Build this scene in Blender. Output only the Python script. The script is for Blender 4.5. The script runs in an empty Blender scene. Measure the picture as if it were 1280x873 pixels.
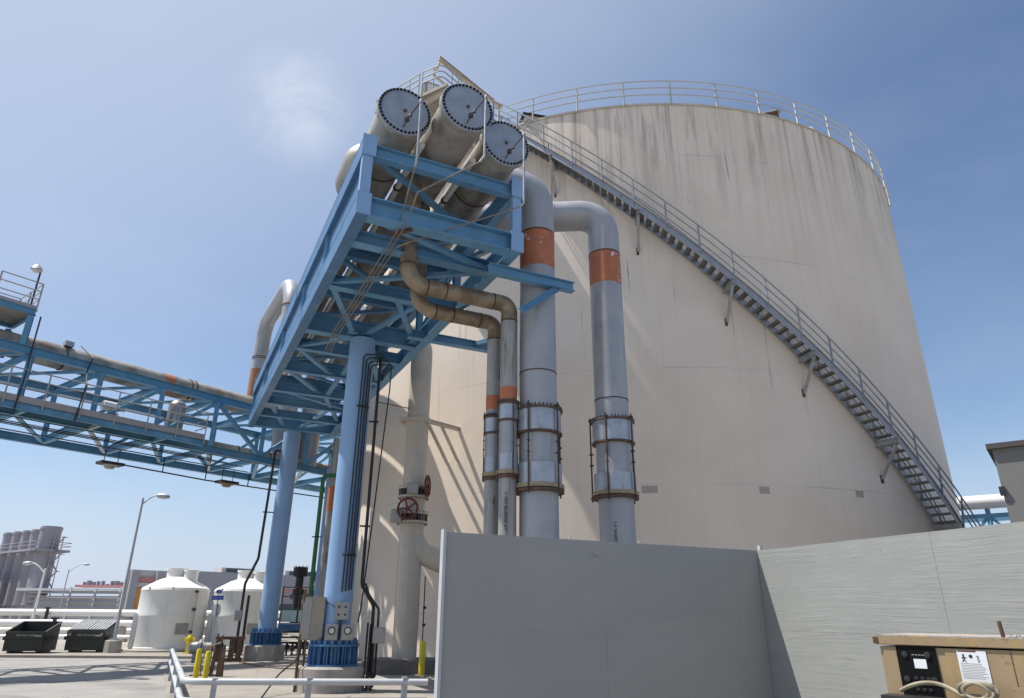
import bpy, math, random
from mathutils import Vector, Matrix, noise as mnoise
R_ = math.radians
random.seed(7)
SC = bpy.context.scene

# ------------------------------------------------------------------ camera
tilt, roll = R_(21.8), R_(0.45)
fwd = Vector((0, math.cos(tilt), math.sin(tilt)))
rx = Vector((1, 0, 0)); uy = rx.cross(fwd)
r2 = math.cos(roll)*rx + math.sin(roll)*uy
u2 = math.cos(roll)*uy - math.sin(roll)*rx
cam_d = bpy.data.cameras.new('camera'); cam = bpy.data.objects.new('camera', cam_d)
SC.collection.objects.link(cam)
M = Matrix.Identity(4)
for i in range(3):
    M[i][0] = r2[i]; M[i][1] = u2[i]; M[i][2] = -fwd[i]
M.translation = Vector((0, 0, 2.0))
cam.matrix_world = M
cam_d.sensor_width = 36; cam_d.lens = 24.0
cam_d.shift_y = -10/1280
cam_d.clip_start = 0.1; cam_d.clip_end = 6000
SC.camera = cam

# ------------------------------------------------------------------ sky and sun
SUN_AZ, SUN_EL = -86.0, 62.5           # azimuth from +Y towards +X
world = bpy.data.worlds.new('World'); SC.world = world; world.use_nodes = True
wn, wl = world.node_tree.nodes, world.node_tree.links
wn.clear()
w_out = wn.new('ShaderNodeOutputWorld'); w_bg = wn.new('ShaderNodeBackground')
w_sky = wn.new('ShaderNodeTexSky'); w_sky.sky_type = 'NISHITA'; w_sky.sun_disc = False
w_sky.sun_elevation = R_(SUN_EL); w_sky.sun_rotation = R_(SUN_AZ)
w_sky.air_density = 1.0; w_sky.dust_density = 0.6; w_sky.ozone_density = 3.0; w_sky.altitude = 0
w_bg.inputs['Strength'].default_value = 0.10
# thin high cloud and a marine haze: soft noise over the sky's own directions
w_tc = wn.new('ShaderNodeTexCoord')
w_map = wn.new('ShaderNodeMapping'); w_map.inputs['Scale'].default_value = (1.6, 1.6, 3.4)
w_map.inputs['Location'].default_value = (0.35, 0.2, 0.1)
w_nz = wn.new('ShaderNodeTexNoise'); w_nz.inputs['Scale'].default_value = 1.7; w_nz.inputs['Detail'].default_value = 6
w_nz.inputs['Roughness'].default_value = 0.52
w_rp = wn.new('ShaderNodeValToRGB'); w_rp.color_ramp.elements[0].position = 0.47; w_rp.color_ramp.elements[1].position = 0.85
w_rp.color_ramp.elements[1].color = (0.14, 0.14, 0.14, 1)
w_mx = wn.new('ShaderNodeMix'); w_mx.data_type = 'RGBA'; w_mx.inputs['B'].default_value = (6.2, 6.5, 7.1, 1)
wl.new(w_tc.outputs['Generated'], w_map.inputs['Vector']); wl.new(w_map.outputs[0], w_nz.inputs['Vector'])
wl.new(w_nz.outputs['Fac'], w_rp.inputs['Fac'])
# one soft cumulus wisp
w_dot = wn.new('ShaderNodeVectorMath'); w_dot.operation = 'DISTANCE'
_a, _e = R_(-21.6), R_(38.5)
w_dot.inputs[1].default_value = (math.cos(_e)*math.sin(_a), math.cos(_e)*math.cos(_a), math.sin(_e))
wl.new(w_tc.outputs['Generated'], w_dot.inputs[0])
w_mr = wn.new('ShaderNodeMapRange'); w_mr.inputs['From Min'].default_value = 0.0; w_mr.inputs['From Max'].default_value = 0.095
w_mr.inputs['To Min'].default_value = 0.8; w_mr.inputs['To Max'].default_value = 0.0; w_mr.interpolation_type = 'SMOOTHSTEP'
wl.new(w_dot.outputs['Value'], w_mr.inputs['Value'])
w_nz2 = wn.new('ShaderNodeTexNoise'); w_nz2.inputs['Scale'].default_value = 9; w_nz2.inputs['Detail'].default_value = 9; w_nz2.inputs['Roughness'].default_value = .62; w_nz2.inputs['Distortion'].default_value = .6
wl.new(w_tc.outputs['Generated'], w_nz2.inputs['Vector'])
w_rp2 = wn.new('ShaderNodeMapRange'); w_rp2.inputs['From Min'].default_value = 0.26; w_rp2.inputs['From Max'].default_value = 0.68
wl.new(w_nz2.outputs['Fac'], w_rp2.inputs['Value'])
w_mul = wn.new('ShaderNodeMath'); w_mul.operation = 'MULTIPLY'
wl.new(w_mr.outputs[0], w_mul.inputs[0]); wl.new(w_rp2.outputs[0], w_mul.inputs[1])
w_add = wn.new('ShaderNodeMath'); w_add.operation = 'ADD'; w_add.use_clamp = True
wl.new(w_rp.outputs['Color'], w_add.inputs[0]); wl.new(w_mul.outputs[0], w_add.inputs[1])
wl.new(w_add.outputs[0], w_mx.inputs['Factor'])
# bright hazy air towards the sun and along the horizon
w_sun = wn.new('ShaderNodeVectorMath'); w_sun.operation = 'DOT_PRODUCT'
w_sun.inputs[1].default_value = (math.sin(R_(SUN_AZ))*math.cos(R_(SUN_EL)), math.cos(R_(SUN_AZ))*math.cos(R_(SUN_EL)), math.sin(R_(SUN_EL)))
wl.new(w_tc.outputs['Generated'], w_sun.inputs[0])
w_h1 = wn.new('ShaderNodeMapRange'); w_h1.interpolation_type = 'SMOOTHSTEP'
for k_h, v_h in (('From Min', .28), ('From Max', .90), ('To Min', 0), ('To Max', .82)): w_h1.inputs[k_h].default_value = v_h
wl.new(w_sun.outputs['Value'], w_h1.inputs['Value'])
w_sep = wn.new('ShaderNodeSeparateXYZ'); wl.new(w_tc.outputs['Generated'], w_sep.inputs[0])
w_h2 = wn.new('ShaderNodeMapRange'); w_h2.interpolation_type = 'SMOOTHSTEP'
for k_h, v_h in (('From Min', -.02), ('From Max', .27), ('To Min', .93), ('To Max', 0)): w_h2.inputs[k_h].default_value = v_h
wl.new(w_sep.outputs['Z'], w_h2.inputs['Value'])
w_hm = wn.new('ShaderNodeMath'); w_hm.operation = 'MAXIMUM'; wl.new(w_h1.outputs[0], w_hm.inputs[0]); wl.new(w_h2.outputs[0], w_hm.inputs[1])
w_hz = wn.new('ShaderNodeMix'); w_hz.data_type = 'RGBA'; w_hz.inputs['B'].default_value = (4.15, 4.8, 6.05, 1)
wl.new(w_hm.outputs[0], w_hz.inputs['Factor']); wl.new(w_sky.outputs['Color'], w_hz.inputs['A'])
wl.new(w_hz.outputs['Result'], w_mx.inputs['A']); wl.new(w_mx.outputs['Result'], w_bg.inputs['Color'])
wl.new(w_bg.outputs[0], w_out.inputs['Surface'])

sun_d = bpy.data.lights.new('sun', 'SUN'); sun_d.energy = 4.7; sun_d.angle = R_(0.5); sun_d.color = (1.0, 0.95, 0.885)
sun = bpy.data.objects.new('sun', sun_d); SC.collection.objects.link(sun)
sdir = Vector((math.sin(R_(SUN_AZ))*math.cos(R_(SUN_EL)), math.cos(R_(SUN_AZ))*math.cos(R_(SUN_EL)), math.sin(R_(SUN_EL))))
sun.rotation_euler = (-sdir).to_track_quat('-Z', 'Y').to_euler()
SC.view_settings.view_transform = 'Standard'; SC.view_settings.look = 'None'
SC.view_settings.exposure = 0.48; SC.view_settings.gamma = 1.0; SC.view_settings.use_curve_mapping = False

# ------------------------------------------------------------------ site grid
AZ = R_(-25.8)
A = Vector((math.sin(AZ), math.cos(AZ), 0)); B = Vector((math.cos(AZ), -math.sin(AZ), 0)); Z = Vector((0, 0, 1))
O = Vector((-4.98, 20.93, 0))
def T(a, b, z=0.0): return O + A*a + B*b + Z*z
UZ = R_(37.3)
U = Vector((math.sin(UZ), math.cos(UZ), 0)); V = Vector((-U.y, U.x, 0))
BO = T(15.3, 0, 0)
def BT(u, v, z=0.0): return BO + U*u + V*v + Z*z
TC = Vector((7.575, 44.274, 0)); TR = 17.624; TH = 25.21
def TP(deg, r, z):
    return TC + Vector((r*math.sin(R_(deg)), r*math.cos(R_(deg)), z))

# ------------------------------------------------------------------ mesh builder
class MB:
    def __init__(s): s.v = []; s.f = []
    def add(s, vs, fs):
        n = len(s.v); s.v += [Vector(p) for p in vs]; s.f += [tuple(i+n for i in f) for f in fs]; return s
    def frame_box(s, c, ex, ey, ez):
        c = Vector(c); vs = [c+ex*i+ey*j+ez*k for k in (-1, 1) for j in (-1, 1) for i in (-1, 1)]
        return s.add(vs, [(0,2,3,1),(4,5,7,6),(0,1,5,4),(2,6,7,3),(0,4,6,2),(1,3,7,5)])
    def box(s, c, sx, sy, sz, az=0.0):
        ca, sa = math.cos(R_(az)), math.sin(R_(az))
        return s.frame_box(c, Vector((ca, -sa, 0))*sx/2, Vector((sa, ca, 0))*sy/2, Z*sz/2)
    def bar(s, p, q, w, h, up=Z):
        p, q = Vector(p), Vector(q); d = q-p; L = d.length; d = d/L
        if abs(d.dot(up)) > 0.97: up = A
        side = d.cross(up).normalized(); u = side.cross(d).normalized()
        return s.frame_box((p+q)/2, d*L/2, side*w/2, u*h/2)
    def ibeam(s, p, q, h, w, tf=.03, tw=.02, up=Z):
        p, q = Vector(p), Vector(q); d = (q-p).normalized()
        if abs(d.dot(up)) > 0.97: up = A
        side = d.cross(up).normalized(); u = side.cross(d).normalized()
        for k in (-1, 1):
            o = u*k*(h/2-tf/2); s.bar(p+o, q+o, w, tf, up)
        return s.bar(p, q, tw, h-2*tf-.002, up)
    def tube(s, pts, r, seg=12, cap=True, closed=False):
        pts = [Vector(p) for p in pts]; n = len(pts); vs = []; fs = []
        t0 = (pts[1]-pts[0]).normalized()
        ref = Z if abs(t0.z) < .9 else A
        nrm = (ref - t0*ref.dot(t0)).normalized(); prev = t0
        rr = r if isinstance(r, (list, tuple)) else [r]*n
        for i, p in enumerate(pts):
            if closed: t = (pts[(i+1) % n]-pts[i-1]).normalized()
            elif i == 0: t = t0
            elif i == n-1: t = (pts[i]-pts[i-1]).normalized()
            else: t = ((pts[i+1]-p).normalized()+(p-pts[i-1]).normalized()).normalized()
            ax = prev.cross(t)
            if ax.length > 1e-7:
                nrm = Matrix.Rotation(prev.angle(t), 3, ax.normalized()) @ nrm
            prev = t; bn = t.cross(nrm)
            for k in range(seg):
                a = 2*math.pi*k/seg; vs.append(p+(nrm*math.cos(a)+bn*math.sin(a))*rr[i])
        m = n if closed else n-1
        for i in range(m):
            j = (i+1) % n
            for k in range(seg):
                l = (k+1) % seg; fs.append((i*seg+k, i*seg+l, j*seg+l, j*seg+k))
        if cap and not closed:
            fs.append(tuple(range(seg))[::-1]); fs.append(tuple((n-1)*seg+k for k in range(seg)))
        return s.add(vs, fs)
    def cyl(s, p, q, r, seg=16, r2=None):
        return s.tube([p, q], [r, r if r2 is None else r2], seg)
    def lathe(s, base, prof, seg=32, axis=Z, close=False):
        base = Vector(base); axis = Vector(axis).normalized()
        ref = Vector((1, 0, 0)) if abs(axis.x) < .9 else Vector((0, 1, 0))
        e1 = (ref-axis*ref.dot(axis)).normalized(); e2 = axis.cross(e1); n = len(prof); vs = []; fs = []
        for r, z in prof:
            for k in range(seg):
                a = 2*math.pi*k/seg; vs.append(base+axis*z+(e1*math.cos(a)+e2*math.sin(a))*r)
        for i in range(n if close else n-1):
            j = (i+1) % n
            for k in range(seg):
                l = (k+1) % seg; fs.append((i*seg+k, i*seg+l, j*seg+l, j*seg+k))
        if not close:
            fs.append(tuple(range(seg))[::-1]); fs.append(tuple((n-1)*seg+k for k in range(seg)))
        return s.add(vs, fs)
    def ring(s, base, ri, ro, z0, z1, seg=40, axis=Z):
        return s.lathe(base, [(ri, z0), (ro, z0), (ro, z1), (ri, z1)], seg, axis, close=True)
    def prism(s, poly, z0, z1):
        n = len(poly); vs = [Vector((p[0], p[1], z0)) for p in poly]+[Vector((p[0], p[1], z1)) for p in poly]
        fs = [tuple(range(n))[::-1], tuple(range(n, 2*n))]+[(i, (i+1) % n, n+(i+1) % n, n+i) for i in range(n)]
        return s.add(vs, fs)

def fillet(pts, R, n=8):
    pts = [Vector(p) for p in pts]; out = [pts[0]]
    for i in range(1, len(pts)-1):
        p, a, b = pts[i], (pts[i-1]-pts[i]), (pts[i+1]-pts[i])
        la, lb = a.length, b.length; a.normalize(); b.normalize()
        ang = a.angle(b)
        if ang > 3.1: out.append(p); continue
        r = R if not isinstance(R, (list, tuple)) else R[i-1]
        d = min(r/math.tan(ang/2), la*.49, lb*.49); rr = d*math.tan(ang/2)
        c = p+(a+b).normalized()*(rr/math.sin(ang/2))
        s0, s1 = p+a*d-c, p+b*d-c; tot = s0.angle(s1); ax = s0.cross(s1).normalized()
        for k in range(n+1): out.append(c+Matrix.Rotation(tot*k/n, 3, ax) @ s0)
    out.append(pts[-1]); return out

def build(name, mb, mat, parent=None, smooth=30, bevel=0):
    me = bpy.data.meshes.new(name)
    off = Vector((0, 0, 0))
    if parent is not None: off = parent.get('_o') and Vector(parent['_o']) or Vector((0, 0, 0))
    me.from_pydata([tuple(v-off) for v in mb.v], [], mb.f)
    import bmesh
    bm = bmesh.new(); bm.from_mesh(me); bmesh.ops.recalc_face_normals(bm, faces=bm.faces)
    if bevel:
        bmesh.ops.bevel(bm, geom=[e for e in bm.edges if e.is_manifold and e.calc_face_angle(0) > .6], offset=bevel, segments=2, affect='EDGES', clamp_overlap=True)
    bm.to_mesh(me); bm.free()
    if smooth:
        me.polygons.foreach_set('use_smooth', [True]*len(me.polygons)); me.set_sharp_from_angle(angle=R_(smooth))
    me.materials.append(mat)
    ob = bpy.data.objects.new(name, me); SC.collection.objects.link(ob)
    ob['_o'] = tuple(off)
    if parent is not None: ob.parent = parent
    return ob
def tag(o, label, cat, group=None):
    o['label'] = label; o['category'] = cat
    if group: o['group'] = group
    return o
def thing(name, label, cat, loc, group=None):
    o = bpy.data.objects.new(name, None); SC.collection.objects.link(o); o.empty_display_size = .2
    o.location = Vector(loc); o['_o'] = tuple(Vector(loc)); return tag(o, label, cat, group)
def structure(name, mb, mat, smooth=0):
    o = build(name, mb, mat, None, smooth); o['kind'] = 'structure'; return o
def text_mesh(body, size, ext=0.002):
    cu = bpy.data.curves.new('lettering', 'FONT'); cu.body = body; cu.size = size; cu.extrude = ext; cu.align_x = 'CENTER'; cu.align_y = 'CENTER'
    cu.resolution_u = 2; cu.offset = size*.025
    ob = bpy.data.objects.new('lettering', cu); SC.collection.objects.link(ob)
    dg = bpy.context.evaluated_depsgraph_get(); me = bpy.data.meshes.new_from_object(ob.evaluated_get(dg))
    vs = [v.co.copy() for v in me.vertices]; fs = [tuple(p.vertices) for p in me.polygons]
    bpy.data.objects.remove(ob); bpy.data.meshes.remove(me); bpy.data.curves.remove(cu)
    return vs, fs
def text_flat(body, size, c, ex, ey, ext=.002):
    vs, fs = text_mesh(body, size, ext); n = ex.cross(ey)
    return MB().add([Vector(c)+ex*v.x+ey*v.y+n*v.z for v in vs], fs)

# ------------------------------------------------------------------ materials
def nodes(name):
    m = bpy.data.materials.new(name); m.use_nodes = True; nt = m.node_tree
    return m, nt, nt.nodes, nt.links, nt.nodes['Principled BSDF']
def mathn(N, L, op, a, b=None, clamp=False):
    n = N.new('ShaderNodeMath'); n.operation = op; n.use_clamp = clamp
    for i, x in enumerate((a, b)):
        if x is None: continue
        if isinstance(x, (int, float)): n.inputs[i].default_value = x
        else: L.new(x, n.inputs[i])
    return n.outputs[0]
def mixc(N, L, fac, a, b):
    n = N.new('ShaderNodeMix'); n.data_type = 'RGBA'
    for k, x in (('Factor', fac), ('A', a), ('B', b)):
        if isinstance(x, (int, float)): n.inputs[k].default_value = x
        elif isinstance(x, tuple): n.inputs[k].default_value = (*x, 1) if len(x) == 3 else x
        else: L.new(x, n.inputs[k])
    return n.outputs['Result']
def noise(N, L, vec, scale, detail=5, rough=.55):
    n = N.new('ShaderNodeTexNoise'); n.inputs['Scale'].default_value = scale; n.inputs['Detail'].default_value = detail
    n.inputs['Roughness'].default_value = rough; L.new(vec, n.inputs['Vector']); return n.outputs['Fac']
def remap(N, L, x, a, b, c=0., d=1.):
    n = N.new('ShaderNodeMapRange'); n.inputs['From Min'].default_value = a; n.inputs['From Max'].default_value = b
    n.inputs['To Min'].default_value = c; n.inputs['To Max'].default_value = d; L.new(x, n.inputs['Value']); return n.outputs[0]
def mapping(N, L, vec, scale=(1,1,1), rot=(0,0,0), loc=(0,0,0)):
    n = N.new('ShaderNodeMapping'); n.inputs['Scale'].default_value = scale; n.inputs['Rotation'].default_value = rot; n.inputs['Location'].default_value = loc
    L.new(vec, n.inputs['Vector']); return n.outputs[0]
def pos(N): return N.new('ShaderNodeNewGeometry').outputs['Position']
def mat(name, col, rough=.6, metal=0., var=.12, scale=2.5, stains=(), bump=0., bscale=30, spec=.5, tint=None, crack=0., rvar=.1):
    """paint/metal/stone with mottling (var), stains = [(colour, scale vector, lo, hi, amount)], fine bump"""
    m, nt, N, L, P = nodes(name); p = pos(N)
    n1 = noise(N, L, p, scale, 7, .6)
    dark = tuple(c*(1-var*1.6) for c in col); light = tuple(min(1, c*(1+var*1.2)) for c in col)
    c = mixc(N, L, remap(N, L, n1, .3, .7), dark, light)
    if tint:
        n2 = noise(N, L, p, scale*.27, 3); c = mixc(N, L, remap(N, L, n2, .42, .68, 0, .55), c, tint)
    for k, (sc, sv, lo, hi, am) in enumerate(stains):
        ns = noise(N, L, mapping(N, L, p, sv, (0,0,0), (k*7.3+1, k*3.1, 0)), 1.0, 8, .62)
        c = mixc(N, L, remap(N, L, ns, lo, hi, 0, am), c, sc)
    if crack:                                   # thin wandering cracks
        wob = N.new('ShaderNodeTexNoise'); wob.inputs['Scale'].default_value = crack*5; L.new(p, wob.inputs['Vector'])
        ma = N.new('ShaderNodeVectorMath'); ma.operation = 'MULTIPLY_ADD'; ma.inputs[1].default_value = (.8, .8, 0); L.new(wob.outputs['Color'], ma.inputs[0]); L.new(p, ma.inputs[2])
        vo = N.new('ShaderNodeTexVoronoi'); vo.feature = 'DISTANCE_TO_EDGE'; vo.inputs['Scale'].default_value = crack; L.new(ma.outputs[0], vo.inputs['Vector'])
        c = mixc(N, L, remap(N, L, vo.outputs['Distance'], .0025, .009, .6, 0), c, tuple(x*.35 for x in col))
    L.new(c, P.inputs['Base Color'])
    L.new(remap(N, L, n1, .3, .7, max(.02, rough-rvar), min(1, rough+rvar)), P.inputs['Roughness'])
    P.inputs['Metallic'].default_value = metal; P.inputs['Specular IOR Level'].default_value = spec
    if bump:
        b = N.new('ShaderNodeBump'); b.inputs['Strength'].default_value = bump; b.inputs['Distance'].default_value = .02
        L.new(noise(N, L, p, bscale, 6, .6), b.inputs['Height']); L.new(b.outputs[0], P.inputs['Normal'])
    return m
RUST = (.13, .055, .025); GRIME = (.10, .085, .065)
M_blue = mat('blue_paint', (.11, .265, .435), .45, 0, .10, 1.2, [((.20, .36, .52), (1.3, 1.3, 1.3), .52, .70, .55), ((.26, .25, .20), (2.2, 2.2, 2.2), .68, .80, .55)], .06, 12)
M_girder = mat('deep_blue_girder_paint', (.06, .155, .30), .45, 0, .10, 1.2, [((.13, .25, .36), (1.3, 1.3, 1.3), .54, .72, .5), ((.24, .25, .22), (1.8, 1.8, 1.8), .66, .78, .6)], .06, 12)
M_colblue = mat('column_blue_paint', (.23, .375, .59), .42, 0, .05, .8, [((.28, .42, .60), (2, 2, .5), .55, .75, .4), ((.30, .30, .28), (5, 5, .6), .70, .80, .4)], .04, 6)
M_baseblue = mat('base_blue_paint', (.06, .165, .34), .4, 0, .12, 4, [((.22, .36, .52), (3, 3, 3), .58, .75, .5)])
M_farblue = mat('bridge_blue_paint', (.10, .27, .42), .5, 0, .12, 1.2, [((.22, .38, .48), (1.2, 1.2, 1.2), .54, .72, .5), ((.15, .13, .10), (2, 2, 2), .66, .8, .6)])
M_alum = mat('grey_pipe_paint', (.36, .365, .385), .42, .2, .07, 1.6, [((.50, .50, .50), (2, 2, .35), .55, .75, .5), ((.22, .20, .18), (6, 6, .5), .66, .78, .55)], .03, 8)
M_header = mat('weathered_header_pipe', (.37, .355, .325), .5, .1, .12, 1.1, [((.17, .14, .105), (1.1, 1.1, 1.4), .42, .62, .85), ((.46, .44, .41), (2.3, 2.3, 2.3), .58, .7, .5), (RUST, (5, 5, 5), .64, .78, .7)], .05, 10)
M_flange = mat('blind_flange_steel', (.33, .36, .41), .42, .35, .07, 2.5, [((.20, .21, .23), (3, 3, .8), .55, .8, .5)], .03, 14)
M_flrim = mat('flange_edge_rusty', (.36, .32, .24), .6, .2, .2, 5, [((.30, .18, .05), (4, 4, 4), .5, .7, .8), (RUST, (7, 7, 7), .58, .75, .8)])
M_bolt = mat('bolt_steel', (.02, .02, .022), .55, .3, .1, 8)
M_orange = mat('orange_band_paint', (.41, .14, .065), .6, 0, .10, 3, [((.55, .56, .58), (4.6, 4.6, 3.4), .612, .622, 1.0), ((.30, .10, .05), (9, 9, .8), .6, .8, .5)])
M_orange2 = mat('plain_orange_band_paint', (.45, .155, .07), .6, 0, .10, 3, [((.30, .12, .06), (9, 9, .8), .6, .8, .5)])
M_orange3 = mat('sun_faded_orange_band', (.34, .155, .08), .6, 0, .12, 3, [((.36, .33, .30), (2, 2, 2), .55, .68, .8)])
M_smallpipe = mat('stained_small_pipe', (.35, .345, .335), .5, .1, .1, 2, [((.20, .18, .155), (7, 7, .7), .47, .64, .85), ((.05, .045, .04), (6, 6, 1.0), .60, .66, .8)])
M_brownpipe = mat('brown_oily_pipe', (.27, .215, .15), .42, .2, .18, 2.5, [((.11, .075, .045), (2, 2, 2), .45, .65, .8), ((.42, .38, .31), (1.6, 1.6, 1.6), .6, .75, .6)])
M_collar = mat('bare_joint_collar', (.42, .43, .46), .35, .55, .10, 3, [((.24, .22, .20), (7, 7, .6), .54, .72, .7)])
M_weld = mat('rusty_weld', (.10, .05, .03), .7, .2, .25, 8)
M_rust = mat('rusty_steel', (.13, .075, .05), .7, .3, .25, 6, [((.30, .26, .22), (4, 4, 4), .55, .75, .5)])
M_rod = mat('dark_tie_rod', (.085, .065, .055), .6, .4, .2, 8)
M_tube = mat('dull_drain_tube', (.22, .185, .155), .55, .2, .15, 8)
M_tan = mat('tan_flange', (.34, .27, .17), .6, .1, .15, 6, [(RUST, (6, 6, 6), .55, .75, .7)])
M_galv = mat('galvanised_steel', (.40, .42, .45), .5, .5, .10, 5, [((.22, .20, .18), (4, 4, 4), .58, .78, .6)])
M_stair = mat('stair_grey_paint', (.31, .325, .355), .5, .3, .10, 3, [((.16, .13, .11), (2.5, 2.5, 2.5), .62, .72, .8)])
M_tread = mat('stair_tread_steel', (.20, .195, .185), .6, .3, .15, 4, [(RUST, (4, 4, 4), .62, .76, .7)])
M_bstrut = mat('weathered_bracket', (.33, .34, .34), .5, .2, .12, 4, [((.12, .10, .08), (4, 4, 2), .56, .74, .8)])
M_beige = mat('beige_paint', (.50, .445, .37), .55, 0, .06, 1.8, [((.34, .29, .23), (5, 5, .6), .6, .78, .5)])
M_railg = mat('grey_handrail_paint', (.42, .43, .44), .5, .2, .08, 4)
M_bridgerail = mat('bridge_handrail_paint', (.36, .33, .32), .55, .2, .08, 4, [((.22, .16, .13), (3, 3, 3), .6, .75, .6)])
M_black = mat('black_conduit', (.018, .018, .020), .5, 0, .1, 6)
M_darkbox = mat('dark_iron', (.035, .034, .036), .55, .3, .2, 6)
M_boxgrey = mat('grey_electrical_box', (.34, .33, .31), .5, .1, .08, 6, [((.20, .17, .14), (6, 6, 2), .6, .78, .6)])
M_boxtan = mat('tan_electrical_cabinet', (.33, .29, .235), .55, .05, .08, 4)
M_conc = mat('weathered_concrete', (.36, .33, .29), .85, 0, .14, 2.2, [((.22, .20, .17), (2.5, 2.5, .7), .5, .72, .7)], .25, 18)
M_pad = mat('pale_concrete', (.27, .245, .21), .85, 0, .09, .9, [((.18, .165, .145), (.8, .8, 1), .56, .74, .55), ((.12, .11, .10), (3.5, 3.5, 1), .66, .74, .4)], .15, 20, crack=.30)
M_curb = mat('kerb_concrete', (.28, .26, .23), .85, 0, .12, 3, [((.10, .095, .09), (1.5, 1.5, 9), .56, .72, .6)], .15, 20)
M_asph = mat('sun_bleached_asphalt', (.27, .258, .24), .9, 0, .10, .5, [((.10, .095, .09), (1.1, 1.1, 1), .66, .72, .7), ((.13, .125, .12), (.25, .5, 1), .54, .66, .6), ((.33, .31, .29), (1.2, 2.2, 1), .58, .74, .5)], .3, 40, crack=.22)
M_far = mat('pale_yard_ground', (.34, .31, .265), .9, 0, .12, .12)
M_white = mat('white_tank_plastic', (.72, .715, .69), .45, 0, .04, 1.2, [((.50, .48, .43), (3, 3, .4), .52, .74, .5), ((.30, .28, .25), (9, 9, 9), .70, .74, .5), ((.48, .46, .43), (1.2, 1.2, 3), .70, .76, .35)])
M_yellow = mat('yellow_bollard_paint', (.62, .50, .02), .5, 0, .08, 5, [((.36, .30, .05), (5, 5, 2), .62, .78, .6)])
M_hyd = mat('yellow_hydrant_paint', (.74, .58, .02), .45, 0, .06, 5)
M_bin = mat('dark_green_bin_steel', (.022, .026, .022), .5, .2, .2, 3, [((.08, .075, .065), (3, 3, 3), .6, .75, .6)])
M_binside = mat('bin_side_steel', (.06, .058, .05), .55, .2, .2, 3, [((.16, .14, .11), (3, 3, 3), .56, .75, .6)])
M_lid = mat('grey_bin_lid', (.30, .31, .32), .55, 0, .08, 3)
M_sign = mat('blue_street_sign', (.02, .07, .32), .4, 0, .04, 5)
M_signpale = mat('faded_sign_lettering', (.16, .20, .42), .5, 0, .05, 9)
M_signw = mat('white_lettering', (.75, .75, .73), .5, 0, .03, 5)
M_binw = mat('bin_lettering', (.30, .30, .28), .6, 0, .1, 5)
M_blacklet = mat('black_stencil', (.02, .02, .025), .6, 0, .1, 20)
M_red = mat('dark_red_handwheel', (.115, .018, .02), .45, .1, .12, 8)
M_green = mat('green_pipe_paint', (.02, .13, .045), .45, 0, .1, 4)
M_stack = mat('grey_stack_steel', (.29, .28, .31), .6, .1, .07, .25, [((.27, .26, .27), (.5, .5, .05), .5, .7, .5)])
M_bldg = mat('grey_factory_cladding', (.30, .30, .33), .7, 0, .05, .2)
M_bldg2 = mat('pale_factory_cladding', (.50, .48, .47), .7, 0, .05, .3)
M_bldo = mat('orange_roller_door', (.62, .30, .06), .6, 0, .08, .6)
M_pink = mat('faded_red_trim', (.48, .22, .20), .7, 0, .1, .6)
M_stairpk = mat('faded_stair_steel', (.30, .235, .25), .6, 0, .1, 1)
M_dkglass = mat('dark_glazing', (.05, .06, .08), .2, 0, .1, .5)
M_wpipe = mat('white_insulated_pipe', (.74, .74, .72), .45, 0, .04, .6, [((.5, .48, .45), (1, 1, 1), .6, .75, .5)])
M_hut = mat('rendered_building_wall', (.175, .175, .17), .85, 0, .06, .9, [((.13, .125, .12), (2, 2, .5), .54, .72, .6)], .2, 14)
M_roofdk = mat('dark_roof_edge', (.07, .06, .06), .7, 0, .1, 4)
M_gen = mat('tan_generator_paint', (.30, .22, .125), .5, 0, .06, 2.5, [((.42, .29, .08), (2.5, 2.5, 1.2), .54, .70, .7), ((.20, .13, .08), (9, 9, 3), .58, .72, .4), ((.25, .09, .035), (7, 7, 9), .63, .69, .85)], .03, 9)
M_gentop = mat('peeling_generator_roof', (.32, .31, .295), .7, 0, .15, 6, [((.45, .32, .17), (7, 7, 7), .52, .58, .9), (RUST, (9, 9, 9), .62, .7, .8)], .5, 30)
M_genblk = mat('black_control_panel', (.006, .006, .007), .6, 0, .1, 6, spec=.12)
M_paper = mat('white_notice_paper', (.72, .74, .76), .6, 0, .03, 6)
M_rope = mat('pale_hose_rubber', (.27, .235, .165), .6, 0, .12, 9)
M_steelv = mat('stainless_vessel', (.36, .34, .33), .38, .6, .08, 3, [((.22, .16, .12), (4, 4, 1), .6, .76, .5)])
M_grate = mat('walkway_grating_underside', (.10, .13, .125), .7, .2, .15, 6)
M_platund = mat('pale_platform_underside', (.34, .31, .26), .8, 0, .12, 4)
M_lampglass = mat('lamp_glass', (.62, .60, .55), .25, 0, .03, 8)
M_railw = mat('pale_guard_rail', (.46, .47, .48), .45, .1, .05, 3, [((.34, .30, .27), (4, 4, 4), .62, .76, .6)])
M_gauge = mat('gauge_face', (.60, .58, .50), .4, 0, .05, 9)
M_wood = mat('weathered_timber', (.15, .095, .06), .8, 0, .25, 5, [((.33, .27, .20), (6, 6, 1), .55, .7, .6)], .3, 20)
M_screen = mat('pale_green_glass', (.42, .58, .56), .25, 0, .08, 2)
M_darkcarton = mat('brown_insulation', (.25, .17, .11), .8, 0, .25, 4)

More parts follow.
